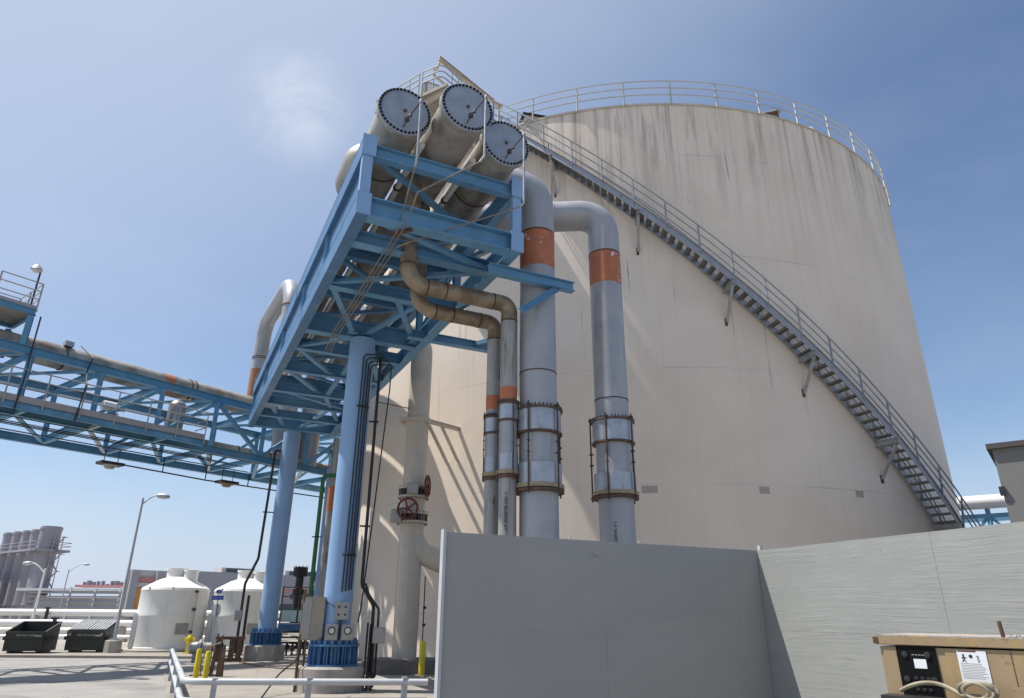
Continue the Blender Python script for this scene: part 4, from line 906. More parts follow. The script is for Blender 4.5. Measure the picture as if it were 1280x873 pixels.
for dx, zt, la in ((-.72, 4.28, 'left'), (.30, 4.05, 'right')):
    q = K+kr*dx-kf*.4
    pm = thing('vertical_pump', 'black vertical pump with a finned motor on the blue skid, %s one' % la, 'pump', q+Z*1.5, 'vertical pumps on the skid')
    build('motor', MB().lathe(q+Z*(zt-.55), [(.30, 0), (.34, .02), (.34, .40), (.37, .42), (.37, .46), (.2, .5)], 24), M_darkbox, pm, 40)
    for k in range(12):
        an = 2*math.pi*k/12; e = Vector((math.cos(an), math.sin(an), 0)); build('fin', MB().bar(q+e*.36+Z*(zt-.5), q+e*.36+Z*(zt+.0), .03, .02, e), M_darkbox, pm)
    build('column', MB().lathe(q+Z*1.5, [(.26, 0), (.26, .08), (.22, .12), (.22, 1.3), (.30, 1.35), (.30, 1.6), (.20, 1.65), (.20, zt-2.04)], 20), M_darkbox, pm, 40)
for k in range(7):
    q = K+kr*(-.95+.27*k)+kf*random.uniform(.1, .6); h = random.uniform(.5, 1.25)
    v_ = thing('small_valve', ['small red-handled valve on the pipework below the blue skid', 'low dark valve below the left end of the blue skid', 'dark globe valve below the glazed panels', 'taller dark valve near the middle of the skid pipework', 'rusty valve under the skid beside the tall post', 'short dark valve close to the tan cabinet', 'dark valve furthest right below the skid'][k], 'valve', q)
    build('stem', MB().cyl(q, q+Z*h, .05, 10).lathe(q+Z*(h*.45), [(.08, 0), (.15, .05), (.15, .2), (.08, .25)], 12), [M_darkbox, M_rust][k % 2], v_, 40)
    w_ = [q+Z*h+kr*.13*math.cos(2*math.pi*j/16)+kf*.13*math.sin(2*math.pi*j/16) for j in range(16)]
    build('handwheel', MB().tube(w_, .018, 6, closed=True).bar(q+Z*h-kr*.13, q+Z*h+kr*.13, .02, .02), M_red if k in (0, 4) else M_darkbox, v_)
for k in range(4):
    z = .35+.25*k
    conduit('skid_pipe', ['lowest dark pipe under the blue skid', 'second dark pipe up under the blue skid', 'third pipe up under the blue skid, rusty', 'uppermost dark pipe right under the blue skid beam'][k], 'pipe', [K-kr*1.3+kf*.3+Z*z, K+kr*(1.0-.2*k)+kf*.3+Z*z, K+kr*(1.0-.2*k)+kf*.3+Z*.02], .05, .12, M_rust if k == 2 else M_darkbox)
q = Vector((-8.9, 33.6, 0))
conduit('green_pipe', 'dark green vertical pipe rising behind the columns to the left bridge', 'pipe', [Vector((-9.12, 33.3, 1.2)), Vector((-9.12, 33.3, 8.2)), Vector((-8.1, 33.3, 8.2))], .10, .25, M_green, None, [(Vector((-9.32, 33.2, 5.3)), Vector((-8.87, 33.2, 5.3)))])
fb = thing('slim_column', 'slim blue column half hidden behind the front blue column', 'column', Vector((-9.2, 34.9, 0)))
build('shaft', MB().cyl(Vector((-9.20, 34.9, 0)), Vector((-9.20, 34.9, 8.85)), .19, 20), M_colblue, fb, 40)
build('base_plate', MB().box(Vector((-9.2, 34.9, .04)), .7, .7, .06, -26), M_baseblue, fb)
gr = thing('grey_riser', 'dull grey riser with an orange band behind the front blue column', 'pipe', Vector((-8.80, 34.1, 0)))
build('barrel', MB().cyl(Vector((-8.80, 34.1, 0)), Vector((-8.80, 34.1, 10.2)), .22, 24), M_smallpipe, gr, 40)
build('orange_band', MB().ring(Vector((-8.80, 34.1, 0)), .21, .225, 6.6, 7.8, 24), M_orange2, gr, 40)

# ------------------------------------------------------------------ grey plywood walls
k_ = .985
Lw0, Lc = Vector((-.835, 9.14, 0)), Vector((4.0, 11.53, 0))
wd = (Lc-Lw0).normalized(); wn_ = Vector((wd.y, -wd.x, 0))        # wn_ faces the viewer
wall = thing('plywood_wall', 'grey painted plywood hoarding in shade, square on to the tank pipes', 'wall', (Lw0+Lc)/2)
WT = 2.985
jz = 1.795
Lsp = [0, 2.42, 4.87, (Lc-Lw0).length-.003]
for r_, (z0, z1) in enumerate(((0.02, .5745), (.5755, jz-.0006), (jz+.0006, WT))):
    for i in range(3):
        a, b = Lsp[i]+(.0008 if i else 0), Lsp[i+1]-.0008
        dev = .0015*((i+r_) % 2)
        build('panel', MB().frame_box(Lw0+wd*(a+b)/2+Z*(z0+z1)/2-wn_*(.02+dev), wd*(b-a)/2, wn_*.012, Z*(z1-z0)/2), M_ply, wall, 0)
build('edge_batten', MB().frame_box(Lw0-wd*.022+Z*(WT+.03)/2-wn_*.02, wd*.020, wn_*.05, Z*(WT+.03)/2), M_railw, wall, 0)
for s in (.02, 1.22, 2.42, 3.65, 4.87): build('stud', MB().frame_box(Lw0+wd*(s+.02)+Z*(WT/2-.02)-wn_*.085, wd*.019, wn_*.045, Z*(WT/2-.03)), M_wood, wall, 0)
for s in (1.9, 3.1): build('screw_eye', MB().cyl(Lw0+wd*s+Z*(WT-.02)-wn_*.05, Lw0+wd*s+Z*(WT+.05)-wn_*.05, .012, 6), M_railw, wall)
rd = (Vector((5.892, 8.0256, 0))-Vector((4.189, 12.065, 0))).normalized(); rn = Vector((rd.y, -rd.x, 0))
rn = rn if rn.x < 0 else -rn
rw = thing('plywood_wall', 'grey painted plywood hoarding in full sun behind the tan generator', 'wall', Lc+rd*2.5)
Rs = [-.03, 3.05, 5.49, 8.0]
R0 = Lc+rd*(-.0)
for r_, (z0, z1) in enumerate(((0.02, .5745), (.5755, jz-.0006), (jz+.0006, WT))):
    for i in range(3):
        a, b = Rs[i]+.0012, Rs[i+1]-.0012
        build('panel', MB().frame_box(R0+rd*(a+b)/2+Z*(z0+z1)/2-rn*(.014+.0015*((i+r_) % 2)), rd*(b-a)/2, rn*.012, Z*(z1-z0)/2), M_ply2, rw, 0)
for s in (.05, 1.2, 2.4, 3.6, 4.8, 6.0, 7.2): build('stud', MB().frame_box(R0+rd*s+Z*(WT/2-.02)-rn*.08, rd*.019, rn*.045, Z*(WT/2-.03)), M_wood, rw, 0)
build('post_tip', MB().frame_box(R0-rd*.0-rn*.07+Z*(WT+.02), rd*.03, rn*.03, Z*.06), M_railw, rw, 0)

# ------------------------------------------------------------------ generator
G1 = Vector((3.40, 6.92, 0)); gd = Vector((4.2-3.4, 6.08-6.92, 0)).normalized(); gn_ = Vector((gd.y, -gd.x, 0)); gn_ = -gn_ if gn_.y > 0 else gn_
GL, GD, GH = 2.6, .95, 1.85
gen = thing('generator', 'tan steel generator housing with black control panel beside the grey walls', 'generator', G1+gd*GL/2-gn_*GD/2)
def gbox(name, a0, a1, d0, d1, z0, z1, m, par=gen, bev=0): # along, depth (0 = front face, + towards viewer), z
    return build(name, MB().frame_box(G1+gd*(a0+a1)/2+gn_*(d0+d1)/2+Z*(z0+z1)/2, gd*(a1-a0)/2, gn_*(d1-d0)/2, Z*(z1-z0)/2), m, par, 0, bev)
gbox('housing', 0.03, GL, -GD, -.012, .45, GH-.10, M_gen)
gbox('skid', -.02, GL+.02, -GD-.02, .02, .18, .445, M_darkbox)
gbox('roof_band', 0, GL+.03, -GD-.03, .016, GH-.085, GH-.012, M_gen, gen, .006)
gbox('roof_sheet', 0.01, GL+.02, -GD-.02, .008, GH-.0115, GH, M_gentop)
gbox('corner_cap', -.012, .03, -.05, .022, GH-.078, GH-.020, M_rust)
gbox('door', 0.05, .165, -.012, -.003, .5, GH-.10, M_gen)
gbox('door', .56, 1.045, -.012, -.003, .5, GH-.10, M_gen)
gbox('door', 1.055, GL-.03, -.012, -.003, .5, GH-.10, M_gen)
cp = gbox('control_panel', .17, .49, -.0115, .0, 1.0, GH-.088, M_genblk)
gbox('panel_label', .30, .40, .0002, .003, GH-.27, GH-.195, M_paper, cp)
for a_, z_ in ((.235, GH-.16), (.42, GH-.16), (.22, GH-.36), (.44, GH-.36)):
    build('dial', MB().lathe(G1+gd*a_+gn_*.0+Z*z_, [(.026, 0), (.026, .012), (.018, .014)], 14, gn_), M_darkbox, cp, 40)
for i in range(3):
    for j in range(3): gbox('button', .28+.05*i, .31+.05*i, .0003, .006, GH-.36-.045*j, GH-.335-.045*j, M_darkbox, cp)
for i in range(4): gbox('panel_text', .29+.028*i, .31+.028*i, .0003, .0015, GH-.165, GH-.158, M_boxgrey, cp)
no = thing('notice', 'white notice sheet with a red heading and black symbols stuck on the generator', 'notice', G1+gd*.75+Z*1.6)
gbox('sheet', .655, .872, .0, .0035, GH-.355, GH-.110, M_paper, no)
gbox('heading', .660, .80, .0036, .0045, GH-.122, GH-.112, M_red, no)
for i in range(10): gbox('text_line', .668, .668+random.uniform(.15, .19), .0036, .0042, GH-.215-.0125*i, GH-.2105-.0125*i, M_boxgrey, no)
fig = MB()
fo = G1+gd*.70+gn_*.0042+Z*(GH-.16)
fig.bar(fo+Z*.005, fo-Z*.018+gd*.004, .009, .003, gn_).bar(fo-Z*.018, fo-Z*.040-gd*.014, .007, .003, gn_).bar(fo-Z*.018, fo-Z*.042+gd*.014, .007, .003, gn_).bar(fo+Z*.0, fo-Z*.010+gd*.020, .006, .003, gn_).bar(fo+Z*.0, fo-Z*.012-gd*.016, .006, .003, gn_).lathe(fo+Z*.014, [(.008, 0), (.008, .002)], 10, gn_)
build('figure_symbol', fig, M_blacklet, no, 0)
build('dot_symbol', MB().lathe(G1+gd*.755+gn_*.0038+Z*(GH-.155), [(.014, 0), (.014, .002)], 14, gn_), M_blacklet, no)
zz = [G1+gd*x+gn_*.0045+Z*(GH-y) for x, y in ((.795, .150), (.812, .155), (.802, .175), (.815, .185), (.803, .197))]
build('bolt_symbol', MB().tube(zz, .003, 5), M_blacklet, no)
vs, fs = text_mesh('17', .22, .001)
bk = MB(); bk.v = [G1+gd*(1.45+v.x)+gn_*(.0+v.y*0+v.z)+Z*(1.46+v.y) for v in vs]; bk.f = fs
build('number', bk, M_blacklet, gen, 0)
build('stub_pipe', MB().cyl(G1+gd*1.02-gn_*.03+Z*(GH-.01), G1+gd*1.012-gn_*.03+Z*(GH+.125), .016, 10), M_rust, gen, 40)
rg_ = MB()
for i in range(90):
    a_, d_ = random.uniform(1.05, 1.75), random.uniform(-.12, -.0)
    s_ = random.uniform(.006, .022); c = G1+gd*a_+gn_*d_+Z*(GH+s_*.4)
    rg_.lathe(c, [(s_*.7, -s_*.6), (s_, 0), (s_*.5, s_*.7)], 6, Vector((random.uniform(-.6, .6), random.uniform(-.6, .6), 1)))
o_ = build('flaked_paint', rg_, M_gentop, gen, 40); o_['kind'] = 'stuff'
gbox('latch', 1.00, 1.17, .001, .035, GH-.55, GH-.37, M_gen, gen, .006)
hp = []
for i in range(50):
    t_ = i/49; hp.append(G1+gd*(.18+t_*.62)+gn_*(.10+.03*math.sin(t_*9))+Z*(1.40+.075*math.sin(math.pi*min(1, t_*1.3))))
tag(build('hose', MB().tube(hp, .018, 8), M_rope, None, 40), 'pale hose lying across the front of the tan generator', 'hose')
hp = []
for i in range(90):
    t_ = i/89*2*math.pi*4; hp.append(G1+gd*(.78+.12*math.cos(t_)+.03*math.sin(t_*.37))+gn_*(.13+.04*math.sin(t_*.6))+Z*(1.44+.06*math.sin(t_)))
tag(build('rope_bundle', MB().tube(hp, .014, 7), M_rope, None, 40), 'bundle of pale rope hung on the generator beside the white notice', 'rope')
tag(build('hose_rack', MB().frame_box(G1+gd*.5+gn_*.13+Z*1.35, gd*.45, gn_*.10, Z*.015).bar(G1+gd*.1+gn_*.12+Z*.2, G1+gd*.1+gn_*.12+Z*1.335, .04, .04).bar(G1+gd*.9+gn_*.12+Z*.2, G1+gd*.9+gn_*.12+Z*1.335, .04, .04), M_darkbox), 'dark shelf in front of the generator holding the hose and rope', 'shelf')

# ------------------------------------------------------------------ guard rail, bollards, near clutter
RC, RF, RE = Vector((-6.29, 14.72, 0)), Vector((-11.97, 26.57, 0)), Vector((-1.66, 15.5, 0))
grd = thing('guard_rail', 'pale steel guard rail turning a corner in front of the yellow bollards', 'guard rail', RC)
rp = fillet([RF+Z*.74, RC+Z*.74, RE+Z*.70], .5, 8)
build('top_rail', MB().tube(rp, .062, 12), M_railw, grd, 40)
build('lower_rail', MB().tube([q-Z*.34 for q in rp], .06, 12), M_railw, grd, 40)
for q in (RF, RF+(RC-RF)*.27, RF+(RC-RF)*.55, RF+(RC-RF)*.82, RC+(RE-RC)*.12, RC+(RE-RC)*.5, RC+(RE-RC)*.9):
    build('post', MB().bar(q+Z*.0, q+Z*.80, .10, .10), M_galv, grd, 0)
def bollard(x, y, h, r, label):
    t = thing('bollard', label, 'bollard', (x, y, 0), 'yellow bollards by the guard rail')
    build('post', MB().lathe((x, y, 0), [(r, 0), (r, h-.05), (r*.8, h-.01), (.02, h)], 24), M_yellow, t, 40)
    build('collar', MB().ring((x, y, 0), r, r+.06, 0.0, .03, 24), M_conc, t, 40)
bollard(-3.0, 25.8, 1.12, .105, 'yellow bollard standing alone beside the edge of the grey wall')
bollard(-9.88, 23.9, .90, .085, 'left yellow bollard of the pair behind the guard rail corner')
bollard(-9.42, 23.5, .86, .085, 'right yellow bollard of the pair behind the guard rail corner')
hy = thing('fire_hydrant', 'bright yellow fire hydrant on the pavement before the left white tank', 'hydrant', (-15.96, 37.2, .075))
hb = Vector((-15.96, 37.2, .075))
build('barrel', MB().lathe(hb, [(.2, 0), (.2, .05), (.11, .07), (.11, .48), (.15, .50), (.15, .56), (.13, .58), (.15, .70), (.10, .80), (.03, .86)], 20), M_hyd, hy, 40)
for e in (Vector((1, 0, 0)), Vector((-1, 0, 0)), Vector((0, -1, 0))): build('outlet', MB().lathe(hb+Z*.64+e*.1, [(.07, 0), (.07, .1), (.09, .11), (.09, .16), (.03, .18)], 12, e), M_hyd, hy, 40)
S0 = Vector((-9.75, 25.0, .02))
sn = thing('pipe_stanchion', 'rusty stanchion of pipes and boards behind the two yellow bollards', 'stanchion', S0)
build('board', MB().bar(S0+Vector((.22, 0, 0)), S0+Vector((.18, 0, .95)), .18, .06), M_wood, sn)
build('board', MB().bar(S0+Vector((-.12, .05, 0)), S0+Vector((-.05, .05, 1.0)), .12, .05), M_wood, sn)
for dx, h in ((-.05, 1.3), (.12, 1.25), (-.18, .9)): build('pipe', MB().cyl(S0+Vector((dx, -.05, 0)), S0+Vector((dx+.02, -.05, h)), .03, 8), M_rust, sn)
build('valve', MB().lathe(S0+Vector((.0, -.05, .95)), [(.04, 0), (.09, .04), (.09, .14), (.03, .2)], 10, Vector((1, 0, .1))), M_darkbox, sn, 40)
conduit('looped_hose', 'dark hose looping off the rusty stanchion', 'hose', [S0+Vector((.1, -.1, 1.0)), S0+Vector((-.3, -.15, .9)), S0+Vector((-.42, -.15, .35)), S0+Vector((-.35, -.2, .03))], .025, .18, M_darkcarton)
tag(build('floor_grating', MB().box(S0+Vector((-.45, .3, .02)), .8, .4, .03, 0), M_darkbox), 'dark floor grating at the foot of the rusty stanchion', 'grating')
conduit('ground_hose', 'dark hose lying across the pale concrete before the rear pedestal', 'hose', [Vector((-11.3, 31.6, .04)), Vector((-9.6, 29.3, .04)), Vector((-8.6, 28.4, .04)), Vector((-7.9, 28.2, .04))], .035, .8, M_wood)

# ------------------------------------------------------------------ street furniture on the left
SB = Vector((-15.55, 38.9, .07))
sg = thing('street_sign', 'thin sign pole with two blue street name plates and a round grey plate', 'sign', SB)
build('pole', MB().cyl(SB, SB+Z*3.05, .035, 10), M_galv, sg)
ex = Vector((1, 0, 0)); fy = Vector((0, -1, 0))
pz_ = build('name_plate', MB().box(SB+Z*2.62+fy*.05, .62, .02, .22), M_sign, sg)
for dx, w_ in ((-.14, .20), (.14, .16)): build('lettering_mark', MB().box(SB+ex*dx+Z*2.62+fy*.0635, w_, .004, .05), M_signpale, pz_)
build('name_plate', MB().box(SB+Z*2.93, .02, .34, .18, 25).box(SB+Z*2.93+ex*.02, .26, .018, .18, 12), M_sign, sg)
build('round_plate', MB().lathe(SB+Z*2.0-fy*.04, [(.33, 0), (.33, .012)], 28, Vector((.45, .9, 0))), M_galv, sg, 40)
def street_lamp(x, y, h, reach, dr, m, label, ped=True, r=.085):
    b_ = Vector((x, y, .07))
    t = thing('street_lamp', label, 'street lamp', b_)
    zb_ = .58 if ped else 0
    if ped: build('plinth', MB().lathe(b_, [(.42, -.06), (.40, zb_-.04), (.36, zb_)], 4 if False else 8), M_conc, t, 20)
    build('pole', MB().cyl(b_+Z*zb_, b_+Z*h, r, 14, r*.62), m, t, 40)
    e = Vector((math.sin(dr), math.cos(dr), 0))
    build('base_plate', MB().box(b_+Z*(zb_+.03), .34, .34, .06), m, t)
    pts = [b_+Z*(h-.35)]+[b_+e*reach*s+Z*(h-.35+.75*math.sin(s*math.pi/2)*(reach/1.1)) for s in (.2, .4, .6, .8, 1.0)]
    build('arm', MB().tube(pts, r*.42, 10), m, t, 40)
    hd = pts[-1]
    build('lamp_head', MB().lathe(hd-e*.1-Z*.02, [(.05, 0), (.13, .12), (.15, .4), (.10, .66), (.03, .72)], 14, (e-Z*.08).normalized()), M_galv, t, 40)
    build('lamp_glass', MB().lathe(hd+e*.22-Z*.20, [(.05, 0), (.11, .05), (.12, .13)], 14), M_lampglass, t, 40)
    return t
street_lamp(-19.8, 37.36, 7.6, .75, 1.45, M_galv, 'tall leaning-looking grey street lamp between the dark bins and white tank')
street_lamp(-36.5, 56.5, 5.0, 1.1, -1.75, M_white, 'pale curved street lamp in front of the grey stacks', False, .11)
street_lamp(-53.0, 86.5, 6.5, 1.5, 1.35, M_galv, 'distant small street lamp right of the grey stacks', False, .09)

# ------------------------------------------------------------------ dumpsters
def dumpster(p, az, label, lidded):
    c, s = math.cos(az), math.sin(az); ex = Vector((c, s, 0)); ey = Vector((-s, c, 0)); p = Vector(p)
    W_, Df, Hf, Hb = 1.78, 1.35, .95, 1.40
    t = thing('dumpster', label, 'dumpster', p+ex*W_/2+ey*.6, 'steel refuse bins by the kerb')
    P = lambda x, y, z: p+ex*x+ey*y+Z*z
    def slab(pts, th, n_):
        n = len(pts); v = pts+[q+n_*th for q in pts]
        return MB().add(v, [tuple(range(n)), tuple(range(n, 2*n))[::-1]]+[(i, (i+1) % n, n+(i+1) % n, n+i) for i in range(n)])
    z0 = .10
    fr = build('front_panel', slab([P(0, 0.0, z0), P(W_, 0.0, z0), P(W_, -.06, Hf), P(0, -.06, Hf)], .03, ey), M_bin, t, 0)
    build('back_panel', slab([P(0, Df, z0), P(W_, Df, z0), P(W_, Df, Hb), P(0, Df, Hb)], .03, -ey), M_bin, t, 0)
    for x, d in ((0, 1), (W_, -1)):
        build('side_panel', slab([P(x, 0, z0), P(x, Df, z0), P(x, Df, Hb), P(x, -.06, Hf)], .03, ex*d), M_binside, t, 0)
    build('floor', slab([P(0.04, .04, z0+.01), P(W_-.04, .04, z0+.01), P(W_-.04, Df-.04, z0+.01), P(.04, Df-.04, z0+.01)], .03, Z), M_bin, t, 0)
    rim = MB()
    for a_, b_ in ((P(-.02, -.07, Hf), P(W_+.02, -.07, Hf)), (P(0, -.07, Hf), P(0, Df, Hb)), (P(W_, -.07, Hf), P(W_, Df, Hb)), (P(-.02, Df, Hb), P(W_+.02, Df, Hb))): rim.bar(a_, b_, .07, .05)
    build('rim', rim, M_binside, t, 0)
    build('rib', MB().bar(P(.02, -.045, .58), P(W_-.02, -.045, .58), .05, .06), M_bin, t, 0)
    for x in (-.09, W_+.09):
        build('fork_pocket', MB().box(P(x, .45, .66), .14, .75, .16, -math.degrees(az)), M_bin, t, 0)
    for x in (.25, W_-.25): build('skid_foot', MB().bar(P(x, .05, .05), P(x, Df-.05, .05), .12, .10), M_bin, t, 0)
    build('lettering', text_flat('KEEP LIDS CLOSED', .105, P(W_*.52, -.058, .80), ex, (Z-ey*.06).normalized(), .004), M_binw, t, 0)
    build('sticker', MB().frame_box(P(W_*.84, -.058, .78), ex*.14, ey*.006, Z*.035), M_binw if not lidded else M_galv, t, 0)
    if lidded:
        for k in range(2):
            x0, x1 = k*W_/2+.02, (k+1)*W_/2-.02
            ld = build('lid', slab([P(x0, -.05, Hf+.05), P(x1, -.05, Hf+.05), P(x1, Df, Hb+.05), P(x0, Df, Hb+.05)], .03, Z), M_bin, t, 0)
            for j in range(6):
                x = x0+.08+j*.145
                build('rib', MB().bar(P(x, 0, Hf+.105), P(x, Df-.05, Hb+.095), .095, .05), M_lid, ld, 0)
        for x in (.14, W_-.14): build('reflector', MB().lathe(P(x, -.055, .84), [(.07, 0), (.07, .02)], 14, -ey), M_binw, t)
dumpster((-24.35, 36.0, .07), .12, 'open-topped dark steel dumpster at the left picture edge', False)
dumpster((-22.05, 37.1, .07), .12, 'dark steel dumpster with a ribbed grey lid, nearer the tall lamp', True)

# ------------------------------------------------------------------ white plastic tanks
def wtank(cx, cy, r, hs, label, stub):
    b_ = Vector((cx, cy, .0))
    tag(build('tank_slab', MB().lathe(b_, [(r+.55, 0), (r+.55, .15), (r+.5, .18)], 40), M_conc, None, 30), 'low round concrete slab under the %s white tank' % stub, 'slab', 'slabs under the white tanks')
    t = thing('white_tank', label, 'tank', b_+Z*.18, 'white plastic tanks')
    build('body', MB().lathe(b_+Z*.18, [(r+.03, 0), (r+.03, .06), (r, .10), (r-.005, 1.55), (r+.012, 1.60), (r-.005, 1.66), (r, hs-.18), (r+.02, hs-.12), (r-.03, hs), (r*.55, hs+.42), (.5, hs+.58), (.05, hs+.6)], 64), M_white, t, 35)
    f_ = -Vector((cx, cy, 0)).normalized(); rr_ = Vector((-f_.y, f_.x, 0)); rr_ = rr_ if rr_.x > 0 else -rr_
    for dx, dy, hh, rad in ((-.12, -.3, hs+1.05, .50), (.62, .35, hs+.95, .36)):
        nk = build('manway', MB().lathe(b_+rr_*dx+f_*dy+Z*.18, [(rad, hs+.2), (rad, hh-.1), (rad+.05, hh-.09), (rad+.05, hh), (.05, hh+.03)], 28), M_white, t, 35)
    build('fill_pipe', MB().tube(fillet([b_+f_*(r*.85)+rr_*(r*.62)+Z*.35, b_+f_*(r*.85)+rr_*(r*.62)+Z*(hs-.1), b_+f_*(r*.5)+rr_*(r*.5)+Z*(hs+.45)], .2), .022, 8), M_boxgrey, t, 40)
    for z in (.9, 2.0, hs-.1): build('fitting', MB().box(b_+f_*(r*.84)+rr_*(r*.60)+Z*(z+.1), .16, .16, .12, -20), M_darkbox, t)
    build('data_plate', MB().frame_box(b_+f_*(r*.945)+rr_*(r*.335)+Z*1.15, (rr_*.94-f_*.33)*.33, f_*.012, Z*.27), mat('faded_data_plate', (.30, .285, .29), .6, 0, .1, 6), t, 0)
    for dx in (-.75, -.1): build('lifting_lug', MB().box(b_+f_*(r*math.sqrt(1-min(.95, (dx)**2)))+rr_*(r*dx)+Z*(hs+.12), .07, .09, .16, 0), M_white, t)
    build('side_box', MB().frame_box(b_-rr_*(r*.97)+f_*.35+Z*1.05, rr_*.16, f_*.25, Z*.85), M_white, t, 0, .04)
wtank(-18.35, 40.0, 1.72, 3.0, 'left white plastic tank with two lids on its domed top', 'left')
wtank(-15.0, 41.5, 1.72, 3.0, 'right white plastic tank partly behind the rear blue column', 'right')

# ------------------------------------------------------------------ far pipes, stacks, factories
def pipe_rack(y0, z, r, label, xs, m=M_wpipe, x0=-75, x1=-8):
    t = thing('pipe_rack', label, 'pipe rack', ((x0+x1)/2, y0, 0))
    build('pipe', MB().tube([(x0, y0-1.5, z), (x1, y0+1.5, z)], r, 16), m, t, 40)
    for x in xs: build('trestle', MB().box((x, y0-1.5+(x-x0)/(x1-x0)*3, (z-r)/2), .35, .5, z-r), M_conc if int(x) % 2 else M_rust, t)
    for x in xs[1::2]: build('valve_post', MB().box((x+1.2, y0-1.9+(x-x0)/(x1-x0)*3, (z+r+.12)/2), .2, .2, z+r+.12).box((x+1.2, y0-1.9+(x-x0)/(x1-x0)*3, z+r+.10), .4, .3, .14), M_darkbox, t)
    for x in xs[::2]: build('collar', MB().ring((x+2, y0-1.5+(x+2-x0)/(x1-x0)*3, z), r*.98, r*1.12, 0, .5, 16, Vector((1, .045, 0))), m, t, 40)
pipe_rack(55, 1.12, .25, 'nearer long white pipe on low trestles behind the bins', [-70, -62, -54, -47, -41, -35, -29, -23, -17])
pipe_rack(70, 1.82, .30, 'farther long white pipe on low trestles below the stacks', [-70, -61, -53, -45, -37, -29, -21], M_wpipe, -85, -8)
pipe_rack(57.5, .55, .22, 'thin low white pipe running beneath the nearer white pipe', [-66, -56, -44, -38, -31, -25, -19])
pipe_rack(51.5, .30, .14, 'thin pale pipe at ground level behind the kerb', [-60, -45, -33, -27, -18])
tag(build('low_wall', MB().box((-48, 62.5, .5), 60, .3, 1.0, 0), M_bldg2), 'low pale wall between the two long white pipes', 'wall')
SCX = []
sa0, sd = R_(-34.9), 178.0
for i in range(5):
    az_ = R_(-35.05+i*.50); d_ = 197-i*4.5
    x, y = d_*math.sin(az_), d_*math.cos(az_)
    h = 2+d_*math.tan(R_(4.72+.10*i))+(.5 if i == 4 else 0)
    t = thing('exhaust_stack', ['grey exhaust stack, leftmost and farthest of the row of five', 'grey exhaust stack, second from the left in the row', 'grey exhaust stack in the middle of the row of five', 'grey exhaust stack, second from the right in the row', 'grey exhaust stack, rightmost and nearest of the row of five'][i], 'stack', (x, y, 0), 'row of five exhaust stacks')
    r = 1.98
    build('shell', MB().lathe((x, y, 0), [(r, 0), (r, h), (r-.25, h), (r-.25, h-1.5)], 32), M_stack, t, 40)
    for z in (h*.16, h*.47, h*.97): build('band', MB().ring((x, y, z), r, r+.14, 0, .3, 32), M_bldg, t, 40)
    SCX.append((x, y, h))
x, y, h = SCX[2]
gal = thing('stack_gallery', 'thin railed gallery running round the row of grey stacks', 'platform', (x, y, h*.72))
dv = Vector((SCX[4][0]-SCX[0][0], SCX[4][1]-SCX[0][1], 0)).normalized(); nv = Vector((-dv.y, dv.x, 0))
nv = nv if nv.y < 0 else -nv
ce = Vector((sum(q[0] for q in SCX)/5, sum(q[1] for q in SCX)/5, 0)); hl = (Vector((SCX[4][0]-SCX[0][0], SCX[4][1]-SCX[0][1], 0)).length)/2+1.6
zg = SCX[4][2]*.735
build('deck', MB().frame_box(ce+Z*zg+nv*2.8, dv*hl, nv*.7, Z*.22).frame_box(ce+Z*zg-nv*2.8, dv*hl, nv*.7, Z*.22).frame_box(ce+Z*zg+dv*hl, dv*1.2, nv*3.4, Z*.22).frame_box(ce+Z*zg-dv*hl, dv*1.2, nv*3.4, Z*.22), M_stack, gal)
for hh in (.7, 1.4): 
    cs = [ce+Z*(zg+.25+hh)+dv*i*(hl+1.2)+nv*j*3.4 for i, j in ((-1, -1), (1, -1), (1, 1), (-1, 1))]
    build('rail', MB().tube(cs, .07, 5, closed=True), M_bldg, gal)
for i in range(14): build('rail_post', MB().bar(ce+dv*(-hl-1.2+i*(2*hl+2.4)/13)+nv*3.4+Z*zg, ce+dv*(-hl-1.2+i*(2*hl+2.4)/13)+nv*3.4+Z*(zg+1.65), .1, .1), M_bldg, gal)
x, y, h = SCX[4]
st = thing('stack_stair', 'open zigzag stair tower on the right side of the grey stacks', 'stair', (x+4.5, y, 0))
for k in range(9):
    z = 1+k*1.7; a_, b_ = Vector((x+2.4, y-1, z)), Vector((x+3.8, y-1, z+1.7))
    if k % 2: a_, b_ = Vector((x+3.8, y-1, z)), Vector((x+2.4, y-1, z+1.7))
    build('flight', MB().bar(a_, b_, .5, .08), M_stairpk, st); build('landing', MB().bar(b_-Vector((.5, 0, 0)), b_+Vector((.5, 0, 0)), .9, .10), M_stairpk, st)
for dx in (2.2, 4.0): build('post', MB().bar(Vector((x+dx, y-1.6, 0)), Vector((x+dx, y-1.6, 16.5)), .18, .18), M_bldg, st)
tag(build('stack_block', MB().box((-113, 149, 3.9), 8, 8, 12.5, 30), M_stack), 'low grey block left of the five stacks at the picture edge', 'building')
